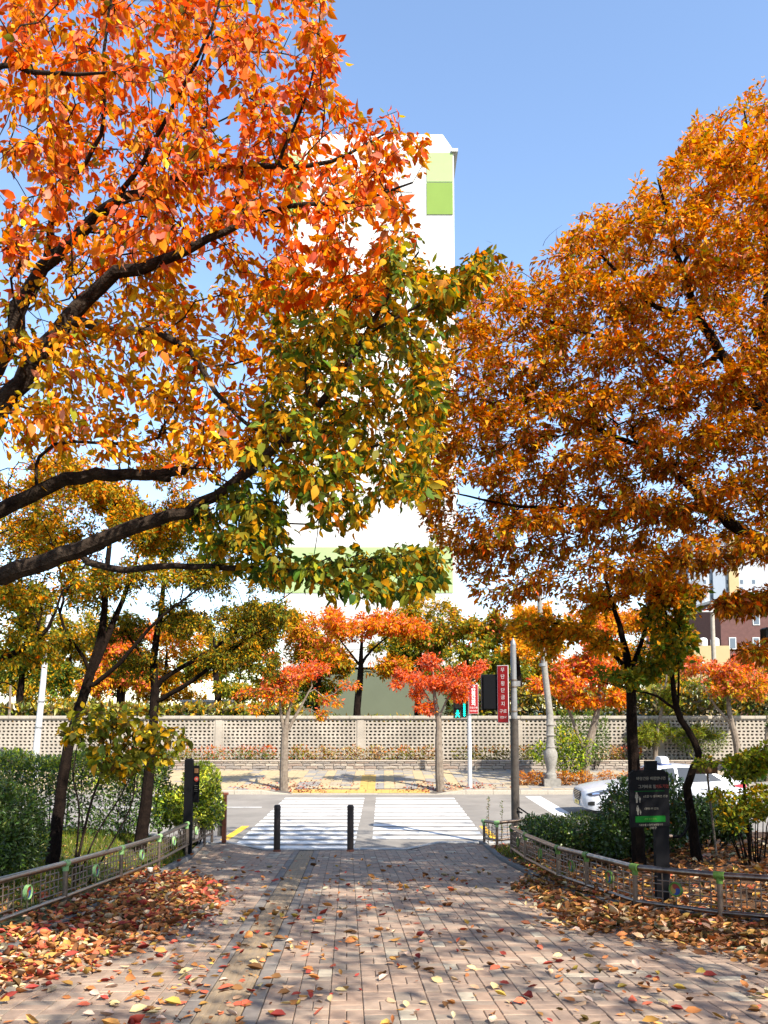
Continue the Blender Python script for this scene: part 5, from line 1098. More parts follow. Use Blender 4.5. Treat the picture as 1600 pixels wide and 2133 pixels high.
# brown steel end post beside the left fence
x, y = P(467, 1745, 18.0)[0] + 0.0, 17.99
z = 0.33
ep = root('gate_post', (x, y, z), 'reddish brown square steel post at the end of the left fence', 'post')
MB().bbox((x, y, z + 0.45), (0.085, 0.10, 1.02), 0.004).build('post', M['rust'], ep)
MB().bbox((x - 0.03, y, z + 0.98), (0.20, 0.14, 0.05), 0.008).build('cap', M['rust'], ep)
MB().box((x - 0.10, y + 0.02, z + 0.50), (0.10, 0.03, 0.86)).build('side_plate', M['concrete'], ep)

# black no-smoking post
x, y = P(392, 1700, 16.1)[0], 16.1
z = gz(x, y) - 0.02
ns = root('sign_post', (x, y, z), 'slim black post with a small round red no-smoking sign behind the left fence', 'sign')
ztop = P(392, 1580, 16.1)[2]
MB().bbox((x, y, (z + ztop) / 2), (0.16, 0.10, ztop - z), 0.03).build('post', M['black'], ns)
MB().box((x + 0.135, y + 0.06, ztop - 0.50), (0.11, 0.03, 0.72), rz=R(-12)).build('sign_panel', M['black'], ns)
c = np.array([x + 0.14, y + 0.03, ztop - 0.40])
MB().lathe((c[0], c[1] + 0.006, c[2]), [(0.046, 0.0), (0.046, 0.01)], 20, 'Y').build('red_disc', M['red'], ns)
MB().lathe((c[0], c[1] - 0.004, c[2]), [(0.018, 0.0), (0.018, 0.01)], 12, 'Y').build('white_mark', M['cream'], ns)
for k in range(4): MB().box((x + 0.135, y + 0.036, ztop - 0.53 - 0.035 * k), (0.065 - 0.012 * (k % 2), 0.008, 0.007), rz=R(-12)).build('lettering', M['cream'], ns)
MB().box((x + 0.135, y + 0.036, ztop - 0.24), (0.08, 0.008, 0.09), rz=R(-12)).build('notice_plate', M['board'], ns)

# black notice sign on the right
D = 10.3; x = P(1352, 1660, D)[0]; y = D; z = gz(x, y); zt = P(1350, 1604, D)[2]; zbm = P(1350, 1722, D)[2]
inf = root('notice_sign', (x, y, z), 'black notice sign with white Korean lettering and a green band behind the right fence', 'sign')
yaw = R(10); Rz = Matrix.Rotation(yaw, 3, 'Z'); hh = zt - zbm
def on_sign(u, v, off=0.0): return np.array(V((x, y, (zt + zbm) / 2)) + Rz @ Vector((u, -0.022 - off, v)))
MB().bbox((x + 0.16, y + 0.07, (z + zbm) / 2 + 0.15), (0.17, 0.09, zbm - z + 0.4), 0.01).build('post', M['black'], inf)
MB().box((x + 0.05, y + 0.06, zt + 0.03), (0.15, 0.06, 0.16), rz=yaw).build('top_tab', M['black'], inf)
poly = [(-0.26, -hh / 2), (0.26, -hh / 2), (0.26, hh / 2 - 0.06), (0.20, hh / 2), (-0.20, hh / 2), (-0.26, hh / 2 - 0.04)]
MB().prism([V((x, y, (zt + zbm) / 2)) + Rz @ Vector((u, 0.02, v)) for u, v in poly], Rz @ Vector((0, -0.04, 0))).build('panel', M['black'], inf)
RT = Rz @ RX
def sign_text(t, size, u, v, m_, align='LEFT'): text_mesh(t, size, m_, 'lettering', inf, on_sign(u, v, 0.002), RT, 0.001, align)
sign_text('바람건용 바람만나면', 0.046, -0.175, hh / 2 - 0.105, M['cream']); sign_text('그거바로 힘', 0.050, -0.155, hh / 2 - 0.205, M['cream']); sign_text('버드기엉', 0.050, 0.075, hh / 2 - 0.205, M['redtext'])
MB().box(on_sign(0.0, hh / 2 - 0.258), (0.40, 0.003, 0.006), rz=yaw).build('rule', M['greenpanel'], inf)
def fig(u, v, s_):
    MB().lathe(on_sign(u, v + 0.062 * s_), [(0.013 * s_, 0), (0.013 * s_, 0.003)], 12, 'Y').build('pictogram', M['cream'], inf)
    pts = [(-0.02, 0.045), (0.02, 0.045), (0.026, -0.005), (0.014, -0.01), (0.012, -0.07), (-0.012, -0.07), (-0.014, -0.01), (-0.026, -0.005)]
    MB().prism([on_sign(u + a * s_, v + b * s_) for a, b in pts], (0, -0.002, 0)).build('pictogram', M['cream'], inf)
fig(-0.175, hh / 2 - 0.335, 0.9); fig(-0.135, hh / 2 - 0.36, 0.5); fig(-0.165, hh / 2 - 0.49, 0.8); fig(-0.13, hh / 2 - 0.515, 0.4)
sign_text('1초를 더 생각하면 건강', 0.034, -0.09, hh / 2 - 0.325, M['cream']); sign_text('1분만 더 걷자', 0.034, -0.08, hh / 2 - 0.475, M['cream'])
MB().box(on_sign(0.0, hh / 2 - 0.60), (0.40, 0.004, 0.075), rz=yaw).build('green_band', M['greenpanel'], inf)
sign_text('건강 걷기 안내', 0.026, -0.08, hh / 2 - 0.60, M['greencap_r'])
sign_text('가로수를 소중히 보호합시다', 0.028, -0.16, hh / 2 - 0.672, M['cream']); sign_text('구로구', 0.036, -0.02, hh / 2 - 0.712, M['cream'])

# poles and pedestrian signals
def pole(name, label, x, y, z0, z1, r0, r1, mtl, cat='pole', cone=0.18, sleeve=0.0):
    p = root(name, (x, y, z0), label, cat)
    MB().tube([(x, y, z0 - 0.05), (x, y, (z0 + z1) / 2), (x, y, z1)], [r0, (r0 + r1) / 2, r1], 16).build('shaft', mtl, p, smooth=True)
    if cone: MB().lathe((x, y, z1), [(r1 * 1.06, 0), (r1 * 1.06, 0.03), (r1 * 0.7, cone * 0.6), (0.008, cone)], 14).build('cap', mtl, p, smooth=True)
    if sleeve: MB().tube([(x, y, z0 - 0.02), (x, y, z0 + sleeve)], [r0 * 1.06, r0 * 1.03], 16).build('sleeve', M['pole_d'], p, smooth=True)
    return p
D = 18.9; x = P(1074, 1700, D)[0]; zt = P(1062, 1345, D)[2]
np_ = pole('signal_pole', 'grey steel signal pole with dark lower sleeve beside the low hedge', x, D, 0.0, zt, 0.092, 0.065, M['pole'], sleeve=P(0, 1497, D)[2])
for py in (1418, 1432, 1483): MB().tube([(x, D, P(0, py, D)[2]), (x, D, P(0, py, D)[2] + 0.03)], 0.083, 14).build('band', M['steel_d'], np_, smooth=True)
MB().box((x + 0.10, D, P(0, 1424, D)[2]), (0.10, 0.06, 0.12)).build('bracket', M['pole'], np_)
MB().tube([P(1076, 1688, D) + [0, -0.1, 0], P(1086, 1692, D) + [0, -0.15, 0]], 0.02, 6).tube([P(1078, 1680, D) + [0, -0.12, 0], P(1098, 1694, D) + [0, -0.2, 0]], 0.018, 6).build('push_button_arm', M['black'], np_)
def red_sign(label, px0, py0, px1, py1, D, yaw, lines, small, lsize, stretch):
    a, b = P(px0, py1, D), P(px1, py0, D); cx, cz = (a[0] + b[0]) / 2, (a[2] + b[2]) / 2; W_, H_ = b[0] - a[0], b[2] - a[2]
    rt = root('warning_sign', (cx, D, a[2]), label, 'sign', None); Rz = Matrix.Rotation(yaw, 3, 'Z'); W2 = W_ / math.cos(yaw)
    MB().box((cx, D, cz), (W2, 0.02, H_), rz=yaw).build('border', M['white'], rt, bevel=0.004)
    f = lambda u, v, o=0.0: np.array(V((cx, D, cz)) + Rz @ Vector((u, -0.010 - o, v)))
    MB().box(f(0, 0, 0.001), (W2 - 0.022, 0.006, H_ - 0.022), rz=yaw).build('face', M['redsign'], rt)
    for k, ch in enumerate(lines):
        text_mesh(ch, lsize, M['white'], 'lettering', rt, f(0, H_ * (0.5 - 0.085 - k * 0.118), 0.005), Rz @ RX, 0.001, 'CENTER', stretch, bold=0.004 if stretch > 1 else 0.0)
    for k, (t, sz) in enumerate(small): text_mesh(t, sz, M['white'], 'lettering', rt, f(0, H_ * (-0.30 - 0.105 * k), 0.005), Rz @ RX, 0.001, 'CENTER', 1.0)
    return rt
red_sign('tall red sign with white Korean lettering strapped to the near grey pole', 1038, 1386, 1058, 1506, D - 0.05, R(-28), '무단횡단금지', [('구로', 0.10), ('경찰서', 0.06)], 0.115, 0.95)
sg = root('pedestrian_signal', P(1020, 1480, D), 'black pedestrian signal box seen from behind on the near pole', 'signal')
a, b = P(1004, 1479, D + 0.15), P(1038, 1405, D + 0.15); cx, cz = (a[0] + b[0]) / 2, (a[2] + b[2]) / 2
MB().bbox((cx, D + 0.22, cz), (b[0] - a[0], 0.26, b[2] - a[2]), 0.02).build('housing', M['blackp'], sg)
for k in (0.25, -0.25): MB().box((cx, D + 0.42, cz + k * (b[2] - a[2]) + 0.12), (b[0] - a[0] - 0.03, 0.2, 0.02)).build('visor', M['blackp'], sg)
MB().box((cx, D + 0.06, cz), (b[0] - a[0] - 0.06, 0.02, b[2] - a[2] - 0.06)).build('back_cover', M['blackp'], sg)
MB().tube([(cx + 0.1, D + 0.2, b[2] - 0.1), (x, D, b[2] - 0.1)], 0.02, 8).build('arm', M['pole'], sg)
# far pole, sign and lit signal
D = 31.0; x = P(979, 1638, D)[0]; zt = P(976, 1427, D)[2]
fpz = pole('signal_pole', 'pale grey signal pole on the far pavement with a pointed cap', x, D, zfar(x, D), zt, 0.085, 0.07, M['whitepole'], cone=0.16)
red_sign('red sign with bold white Korean lettering on the far signal pole', 976.5, 1425, 996, 1487, D - 0.12, R(6), '무단횡단금지', [('구로구청', 0.085), ('구로경찰서', 0.07)], 0.145, 1.25)
fs_ = root('pedestrian_signal', P(957, 1496, D), 'lit pedestrian signal with green walking figure and countdown arrows', 'signal')
a, b = P(945, 1496, D), P(960.5, 1458, D); cx, cz = (a[0] + b[0]) / 2, (a[2] + b[2]) / 2; hw, hh_ = (b[0] - a[0]), (b[2] - a[2])
MB().bbox((cx, D, cz), (hw, 0.22, hh_), 0.01).build('housing', M['blackp'], fs_)
for k in (0.25, -0.25):
    MB().box((cx, D - 0.112, cz + k * hh_), (hw - 0.05, 0.006, hh_ / 2 - 0.05)).build('lens', M['lens_off'], fs_)
    MB().box((cx, D - 0.17, cz + k * hh_ + hh_ / 4 - 0.02), (hw - 0.02, 0.14, 0.015)).build('visor', M['pole'] if k > 0 else M['blackp'], fs_)
yl = D - 0.118; zc_ = cz - 0.25 * hh_
MB().lathe((cx, yl, zc_ + 0.105), [(0.036, 0), (0.036, 0.004)], 14, 'Y').build('walking_figure', M['led'], fs_)
man = [(-0.03, 0.07), (0.03, 0.07), (0.075, 0.0), (0.055, -0.01), (0.03, 0.02), (0.025, -0.03), (0.09, -0.13), (0.055, -0.14), (0.0, -0.065), (-0.06, -0.14), (-0.095, -0.125), (-0.03, -0.03), (-0.03, 0.015), (-0.06, -0.015), (-0.08, -0.0)]
MB().prism([(cx + u, yl, zc_ + v) for u, v in man], (0, -0.004, 0)).build('walking_figure', M['led'], fs_)
a, b = P(962, 1495, D), P(971.5, 1456, D); cx2 = (a[0] + b[0]) / 2; H2 = b[2] - a[2]
MB().bbox((cx2, D, (a[2] + b[2]) / 2), (b[0] - a[0], 0.2, H2), 0.01).build('countdown_housing', M['blackp'], fs_)
for k in range(9):
    zz = b[2] - 0.05 - k * (H2 - 0.08) / 9
    MB().prism([(cx2 - 0.05, D - 0.106, zz), (cx2, D - 0.106, zz - 0.062), (cx2 + 0.05, D - 0.106, zz)], (0, -0.004, 0)).build('countdown_arrow', M['led'], fs_)
MB().tube([(cx2 + 0.05, D + 0.02, b[2] - 0.1), (x, D, b[2] - 0.1)], 0.02, 8).build('arm', M['pole'], fs_)
# white pole at the left, ornate lamp post across the road, utility pole
D = 24.0
xw = P(75, 1560, D)[0]; lw = root('lamp_post', (P(72, 1600, 33)[0], 33, zfar(-14, 33)), 'white leaning pole rising into the leaves at the far left', 'pole')
D = 33.0; q = [np.array([P(72, 1600, D)[0], D, zfar(-14, 33) - 0.05]), P(76, 1556, D), P(90, 1420, D), P(99, 1316, D), P(104, 1250, D)]
MB().tube(q, [0.14, 0.13, 0.115, 0.10, 0.09], 14).build('shaft', M['whitepole'], lw, smooth=True)
for py in (1516, 1462): c = P(90 - (py - 1420) * 0.1, py, D); MB().tube([c, c + np.array([0.004, 0, 0.05])], 0.15, 14).build('band', M['pole'], lw, smooth=True)
D = 31.6; x = P(1148, 1630, D)[0]; z = zfar(x, D)
ol = root('lamp_post', (x, D, z), 'ornate concrete lamp post with vase-shaped base among the shrubs', 'lamp post')
MB().box((x, D, z + 0.12), (0.62, 0.62, 0.3)).build('plinth', M['concrete'], ol)
MB().lathe((x, D, z + 0.26), [(0.22, 0), (0.22, 0.18), (0.17, 0.24), (0.16, 0.36), (0.22, 0.58), (0.27, 0.85), (0.26, 1.0), (0.20, 1.1), (0.17, 1.16), (0.19, 1.22), (0.16, 1.30), (0.145, 1.6), (0.19, 1.66), (0.15, 1.72), (0.14, 2.0), (0.18, 2.06), (0.14, 2.12), (0.135, 2.5)], 20).build('vase_base', M['concrete'], ol, smooth=True)
MB().tube([(x, D, z + 2.7), (x - 0.15, D, z + 4.2), P(1126, 1290, D), P(1122, 1200, D)], [0.135, 0.12, 0.10, 0.09], 16).build('shaft', M['concrete'], ol, smooth=True)
for py in (1388, 1336): c = P(1131, py, D); MB().tube([c, c + np.array([0, 0, 0.12])], 0.15, 14).build('collar', M['pole'], ol, smooth=True)
D = 58.0; x = P(1488, 1400, D)[0]
up = root('utility_pole', (x, D, 0), 'pale concrete utility pole with crossarm before the red brick house', 'pole')
MB().tube([(x, D, -0.05), P(1483, 1255, D)], [0.19, 0.14], 12).build('shaft', M['coping'], up, smooth=True)
c = P(1482, 1274, D); MB().box(c - [0, 0.16, 0], (2.2, 0.1, 0.1)).build('crossarm', M['whitepole'], up)
for k in (-0.9, -0.4, 0.4, 0.9): MB().lathe(c + np.array([k, -0.16, 0.05]), [(0.04, 0), (0.06, 0.05), (0.04, 0.1), (0.06, 0.15), (0.02, 0.2)], 8).build('insulator', M['bwhite'], up)
x = P(20, 1480, 38.88)[0]
bp = root('thin_post', (x, 38.88, 0), 'thin brown wooden post behind the perforated wall at the far left', 'post'); MB().tube([(x - 0.05, 38.88, -0.05), (x, 38.88, 2.2), P(22, 1430, 38.88)], [0.08, 0.07, 0.06], 8).build('shaft', M['bark_far'], bp); MB().lathe(P(22, 1430, 38.88), [(0.065, 0), (0.02, 0.05)], 8).build('tip', M['bark_far'], bp)
# dark box at the right edge
q = P(1606, 1325, 11.5); bxs = root('signal_box', (q[0], 11.5, gz(q[0], 11.5)), 'black box on a slim post at the right edge among orange leaves', 'signal')
MB().bbox(q, (0.22, 0.18, 0.24), 0.02).build('housing', M['blackp'], bxs); MB().tube([(q[0] + 0.08, 11.6, gz(q[0], 11.5) - 0.05), (q[0] + 0.08, 11.6, q[2])], 0.035, 10).build('post', M['black'], bxs, smooth=True)
# brown board on a thin stake, black hose loop, cup
D = 13.2; a, b = P(1450, 1612, D), P(1494, 1588, D)
bd = root('notice_board', ((a[0] + b[0]) / 2, D, gz(a[0], D)), 'small brown board on a thin stake in front of the taxi', 'sign')
MB().box(((a[0] + b[0]) / 2, D, (a[2] + b[2]) / 2), (b[0] - a[0], 0.02, b[2] - a[2])).build('board', M['board'], bd)
MB().tube([P(1474, 1600, D) + [0, .03, 0], P(1480, 1660, D) + [0, .03, 0], (P(1494, 1745, D)[0], D + .03, gz(6, D) - 0.05)], 0.018, 6).build('stake', M['bark_far'], bd)
hp = [P(1400, 1742, 12.6), P(1418, 1742, 12.6), P(1430, 1728, 12.6), P(1434, 1710, 12.6), P(1430, 1690, 12.6)]
hz = root('hose', hp[0], 'black curved hose loop beside the crooked trunk', 'hose'); MB().tube(smooth_line([tuple(q) + (0.028,) for q in hp], 0.04)[:, :3], 0.026, 8).build('loop', M['black'], hz, smooth=True); MB().tube([hp[0] - np.array([0.05, 0, 0]), hp[0]], 0.032, 8).build('fitting', M['steel_d'], hz)
x, y = P(345, 1815, 12.9)[0], 12.9; x = left_edge(y) - 0.05
cp = root('paper_cup', (x, y, zpath(x, y) + 0.062), 'discarded pale paper cup standing on the dark edging by the left fence', 'cup')
MB().lathe((x, y, zpath(x, y) + 0.062), [(0.030, 0), (0.042, 0.10)], 16).build('body', M['cup'], cp, smooth=True); MB().lathe((x, y, zpath(x, y) + 0.160), [(0.045, 0), (0.045, 0.008), (0.038, 0.010)], 16).build('rim', M['white'], cp, smooth=True)
# weeds by the signal pole
for k, (px, hgt_, lab) in enumerate(((1017, 0.5, 'tall thin weed sticking up behind the short fence end'), (1045, 0.42, 'thin weed beside the foot of the grey signal pole'))):
    rgw = np.random.default_rng(k); x = P(px, 1710, 17.9)[0]; z = 0.36
    wd = root('weed', (x, 17.9, z), lab, 'weed')
    MB().tube([(x, 17.9, z - 0.1), (x + 0.01, 17.9, z + 0.4), (x + 0.02, 17.9, z + 0.4 + hgt_)], [0.008, 0.006, 0.002], 5).build('stem', M['bark_far'], wd)
    n = 60; pos = np.column_stack([np.full(n, x) + rgw.normal(0, 0.01, n), np.full(n, 17.9), z + rgw.random(n) * (0.4 + hgt_)]); d = norm(rgw.normal(0, 1, (n, 3)) + [0, 0, 0.4])
    leaves_obj('foliage', pos, d, norm(rgw.normal(0, 1, (n, 3)) + [0, 0, 1]), np.full(n, 0.05), pick(rgw, {'green': 2, 'moss': 2, 'tan': 1}, n), (T5v, T5f), M['leaf'], wd)

# ------------------------------------------------------------------ taxi
TX, TY = 5.83, 24.0          # front bumper x, near flank y; the car faces left
taxi = root('taxi', (TX + 2.4, TY + 0.93, 0.0), 'white taxi sedan with roof lamp stopped beyond the shrubs', 'car')
Lc, Wc = 4.85, 1.86
def lerp(tab, x):
    for (a, b), (c, d) in zip(tab, tab[1:]):
        if x <= c: return b + (d - b) * (x - a) / (c - a)
    return tab[-1][1]
top = [(0, 0.66), (0.06, 0.74), (0.2, 0.80), (0.6, 0.88), (1.2, 0.955), (1.55, 0.985), (3.75, 1.03), (4.3, 1.07), (4.7, 1.06), (4.82, 1.00), (4.85, 0.92)]
bot = [(0, 0.36), (0.05, 0.24), (0.3, 0.19), (4.5, 0.22), (4.8, 0.34), (4.85, 0.48)]
hw_ = [(0, 0.62), (0.08, 0.76), (0.25, 0.86), (0.6, 0.915), (1.2, 0.93), (3.9, 0.93), (4.4, 0.89), (4.7, 0.82), (4.85, 0.68)]
xs = sorted(set(list(np.round(np.linspace(0, Lc, 98), 3))))
WH = [(0.96, 0.335), (3.77, 0.335)]
def arch(x):
    z = lerp(bot, x)
    for xc, rr_ in WH:
        dd = abs(x - xc)
        if dd < 0.39: z = max(z, 0.32 + math.sqrt(0.39 ** 2 - dd ** 2))
    return z
def side_y(x, z):   # half width of the lower body at height z
    t, b, w_ = lerp(top, x), lerp(bot, x), lerp(hw_, x)
    u = (z - b) / (t - b)
    return w_ * (0.93 + 0.07 * math.sin(math.pi * min(1, max(0, u * 0.95 + 0.12))) - 0.10 * max(0, u - 0.72) / 0.28 * 0.5)
rows_ = []
for x in xs:
    b, t = arch(x), lerp(top, x); ring = []
    for u in (0, 0.12, 0.3, 0.5, 0.68, 0.80, 0.9):
        z = b + (t - b) * u; ring.append((side_y(x, z), z))
    w_ = lerp(hw_, x); ring += [(w_ * 0.86, t - 0.012), (w_ * 0.6, t + 0.008), (w_ * 0.3, t + 0.016), (0, t + 0.018)]
    rows_.append(ring)
mb = MB(); n = len(rows_[0])
full = []
for x, ring in zip(xs, rows_):
    r_ = [(TX + x, TY + 0.93 - yy, z) for yy, z in ring] + [(TX + x, TY + 0.93 + yy, z) for yy, z in reversed(ring[:-1])]
    full.append(r_)
nn = len(full[0]); vs = [p for r_ in full for p in r_]
fs = [(i * nn + k, i * nn + k + 1, (i + 1) * nn + k + 1, (i + 1) * nn + k) for i in range(len(xs) - 1) for k in range(nn - 1)]
fs += [(i * nn, (i + 1) * nn, (i + 1) * nn + nn - 1, i * nn + nn - 1) for i in range(len(xs) - 1)]
fs += [tuple(range(nn)), tuple(range((len(xs) - 1) * nn + nn - 1, (len(xs) - 1) * nn - 1, -1))]
mb.add(vs, fs); body = mb.build('body', M['carwhite'], taxi, smooth=True)
# cabin
rt_ = [(1.42, 0.965), (1.6, 1.05), (2.05, 1.33), (2.25, 1.42), (2.6, 1.47), (3.0, 1.475), (3.4, 1.44), (3.7, 1.36), (4.1, 1.18), (4.38, 1.06)]
cx_s = list(np.round(np.linspace(1.42, 4.38, 50), 3))
def cab_y(x, z): 
    t = lerp(rt_, x); base = 0.98; return 0.845 - 0.24 * max(0, (z - base)) / 0.5
vs = []; m5 = None
for x in cx_s:
    t = lerp(rt_, x); zs = [0.93 + (t - 0.03 - 0.93) * u for u in (0, 0.35, 0.7, 1)]
    ring = [(cab_y(x, z), z) for z in zs] + [(cab_y(x, t) * 0.86, t - 0.005), (cab_y(x, t) * 0.5, t + 0.012), (0, t + 0.018)]
    r_ = [(TX + x, TY + 0.93 - yy, z) for yy, z in ring] + [(TX + x, TY + 0.93 + yy, z) for yy, z in reversed(ring[:-1])]
    m5 = len(r_); vs += r_
fs = [(i * m5 + k, i * m5 + k + 1, (i + 1) * m5 + k + 1, (i + 1) * m5 + k) for i in range(len(cx_s) - 1) for k in range(m5 - 1)]
MB().add(vs, fs).build('cabin', M['carwhite'], taxi, smooth=True)
def side_glass(name, poly):
    for sgn in (-1, 1):
        pts = [(TX + x, TY + 0.93 + sgn * (cab_y(x, z) + 0.004), z) for x, z in poly]; MB().prism(pts, (0, sgn * 0.006, 0)).build(name, M['carglass'], taxi)
side_glass('front_side_window', [(1.80, 1.0), (2.72, 1.01), (2.70, 1.41), (2.36, 1.38), (2.12, 1.29)])
side_glass('rear_side_window', [(2.80, 1.01), (3.62, 1.03), (3.60, 1.34), (3.30, 1.41), (2.80, 1.42)])
side_glass('quarter_window', [(3.68, 1.03), (4.05, 1.05), (3.70, 1.29)])
def cross_glass(name, x0, x1, inset):
    n = 6; vs = []
    for i in range(n + 1):
        x = x0 + (x1 - x0) * i / n; t = lerp(rt_, x) + 0.024
        for u in (-0.8, -0.4, 0, 0.4, 0.8): vs.append((TX + x, TY + 0.93 + cab_y(x, t) * u, t - 0.02 * abs(u)))
    MB().add(vs, [(i * 5 + k, i * 5 + k + 1, (i + 1) * 5 + k + 1, (i + 1) * 5 + k) for i in range(n) for k in range(4)]).build(name, M['carglass'], taxi, smooth=True)
cross_glass('windscreen', 1.50, 2.26, 0); cross_glass('rear_window', 3.62, 4.24, 0)
# lamps, grille, plate, mirrors, handles, wheels
for sgn in (-1, 1):
    def sp_(x, z, o=0.006): return (TX + x, TY + 0.93 + sgn * (side_y(x, z) + o), z)
    def surf(name, xs_, zl_, zu_, off, mtl, parent):
        vs = []; m = len(xs_)
        for o_ in (off, -0.03):
            for q in range(4):
                for x_i, a_, b_ in zip(xs_, zl_, zu_): vs.append(sp_(x_i, a_ + (b_ - a_) * q / 3, o_))
        fs = [(q * m + i, q * m + i + 1, (q + 1) * m + i + 1, (q + 1) * m + i) for q in range(3) for i in range(m - 1)]
        rim = [i for i in range(m)] + [q * m + m - 1 for q in range(1, 4)] + [3 * m + i for i in range(m - 2, -1, -1)] + [q * m for q in (2, 1)]
        fs += [(a_, b_, 4 * m + b_, 4 * m + a_) for a_, b_ in zip(rim, rim[1:] + rim[:1])]
        return MB().add(vs, fs).build(name, mtl, parent, smooth=False)
    h_ = surf('headlight', [0.10, 0.16, 0.22, 0.30, 0.40, 0.50, 0.60, 0.70, 0.76], [0.625, 0.60, 0.59, 0.595, 0.615, 0.65, 0.69, 0.735, 0.765], [0.66, 0.685, 0.705, 0.73, 0.755, 0.775, 0.79, 0.80, 0.795], 0.008, M['lamp'], taxi)
    surf('reflector', [0.24, 0.28, 0.33, 0.38, 0.44], [0.63, 0.625, 0.63, 0.64, 0.66], [0.67, 0.69, 0.70, 0.70, 0.70], 0.012, M['chrome'], h_)
    surf('lamp_bezel', [0.46, 0.52, 0.58, 0.64, 0.70], [0.665, 0.69, 0.715, 0.74, 0.758], [0.70, 0.725, 0.75, 0.77, 0.78], 0.012, M['tyre'], h_)
    surf('lamp_bezel', [0.13, 0.16, 0.20, 0.23], [0.628, 0.622, 0.62, 0.625], [0.65, 0.66, 0.672, 0.675], 0.012, M['tyre'], h_)
    surf('tail_light', [4.34, 4.45, 4.56, 4.66, 4.74, 4.80, 4.83], [0.90, 0.87, 0.85, 0.84, 0.84, 0.845, 0.85], [0.915, 0.93, 0.945, 0.95, 0.945, 0.93, 0.92], 0.008, M['tail'], taxi)
    MB().bbox((TX + 1.86, TY + 0.93 + sgn * 0.98, 1.03), (0.14, 0.20, 0.13), 0.03).build('mirror', M['carwhite'], taxi)
    for xd in (2.58, 3.5): MB().bbox(sp_(xd, 0.83, 0.012), (0.2, 0.03, 0.03), 0.008).build('door_handle', M['carwhite'], taxi)
    for xd in (1.62, 2.76, 3.62): MB().tube([sp_(xd, 0.32, 0.0015), sp_(xd + 0.02, 0.6, 0.0015), sp_(xd, 0.90, 0.0015)], 0.0035, 4).build('door_gap', M['tyre'], taxi)
    surf('fog_lamp', [0.12, 0.18, 0.24, 0.30], [0.34, 0.33, 0.33, 0.34], [0.42, 0.44, 0.45, 0.45], 0.008, M['tyre'], taxi)
    for xc, rr_ in WH:
        yc = TY + 0.93 + sgn * 0.80
        wv = MB().lathe((TX + xc, yc - 0.11, 0.335), [(0.20, 0), (0.31, 0.0), (0.335, 0.03), (0.335, 0.19), (0.31, 0.22), (0.20, 0.22)], 28, 'Y').build('wheel', M['tyre'], taxi, smooth=True)
        MB().lathe((TX + xc, yc - 0.005 if sgn < 0 else yc + 0.0, 0.335), [(0.205, -0.112 * (1 if sgn < 0 else -1)), (0.19, -0.09 * (1 if sgn < 0 else -1)), (0.06, -0.095 * (1 if sgn < 0 else -1)), (0.03, -0.105 * (1 if sgn < 0 else -1))], 20, 'Y').build('rim', M['chrome'], wv, smooth=True)
yc = TY + 0.93
gr = [(TX - 0.012, yc - 0.42, 0.70), (TX - 0.012, yc + 0.42, 0.70), (TX - 0.012, yc + 0.48, 0.60), (TX - 0.012, yc + 0.30, 0.44), (TX - 0.012, yc - 0.30, 0.44), (TX - 0.012, yc - 0.48, 0.60)]
gl = MB().prism(gr, (0.03, 0, 0)).build('grille', M['tyre'], taxi)
for k in range(5): MB().box((TX - 0.018, yc, 0.48 + 0.05 * k), (0.014, 0.64 + 0.06 * k - 0.05 * max(0, k - 3), 0.012)).build('grille_bar', M['chrome'], gl)
MB().box((TX - 0.022, yc, 0.36), (0.012, 0.52, 0.12)).build('number_plate', M['plate'], taxi)
text_mesh('서울 34', 0.09, M['black'], 'lettering', taxi, (TX - 0.029, yc, 0.36), Matrix.Rotation(R(-90), 3, 'Z') @ RX, 0.001)
rl = MB().prism([(TX + 2.46, yc - 0.32, 1.49), (TX + 2.46, yc + 0.32, 1.49), (TX + 2.46, yc + 0.24, 1.66), (TX + 2.46, yc + 0.12, 1.70), (TX + 2.46, yc - 0.12, 1.70), (TX + 2.46, yc - 0.24, 1.66)], (0.24, 0, 0)).build('roof_lamp', M['bwhite'], taxi, bevel=0.02)
MB().box((TX + 2.58, yc, 1.485), (0.32, 0.72, 0.02)).build('lamp_base', M['blue'], taxi)
# ------------------------------------------------------------------ fallen leaves and grass
rg = np.random.default_rng(99)
def density(x, y):
    le, re = left_edge(y), right_edge(y); dl, dr = x - le, re - x
    v = 0.10
    v += 1.0 * np.exp(-np.maximum(dl, 0) / 0.42) * (0.25 + 0.75 * sstep((14.5 - y) / 3)) * (1 if dl > -0.6 else 0.45)
    v += 0.9 * np.exp(-((dl - 0.7) / 0.8) ** 2) * sstep((13.0 - y) / 2.5)
    v += 1.0 * np.exp(-np.maximum(dr, 0) / (0.40 + 0.25 * sstep((10.5 - y) / 2))) * sstep((13.2 - y) / 1.6)
    v += 0.32 * np.exp(-((dl - 2.2) / 0.9) ** 2) * sstep((11 - y) / 3)
    v += 0.14 * sstep((8.5 - y) / 3)
    if dl < 0: v = (0.55 * sstep((13 - y) / 3) + 0.10) * (1.0 if dl > -1.5 else 0.5)
    if dr < 0: v = 0.95 if y < 15 else 0.25
    if y > 14 and 0 < dl and dr > 0: v *= 0.22
    return v
def clump(x, y): return 0.62 + 0.38 * math.sin(1.9 * x + 2.3 * math.sin(1.1 * y)) * math.sin(1.7 * y + 1.3 * math.sin(1.9 * x))
pts = []
RPILE = [(2.35, 13.2), (1.98, 11.9), (1.95, 9.8), (1.9, 8.7), (2.6, 8.05), (3.3, 7.0), (4.6, 6.4), (6.2, 6.6), (6.2, 7.6), (4.3, 8.95), (3.5, 9.5), (2.9, 10.25), (2.55, 11.0), (2.42, 12.5)]
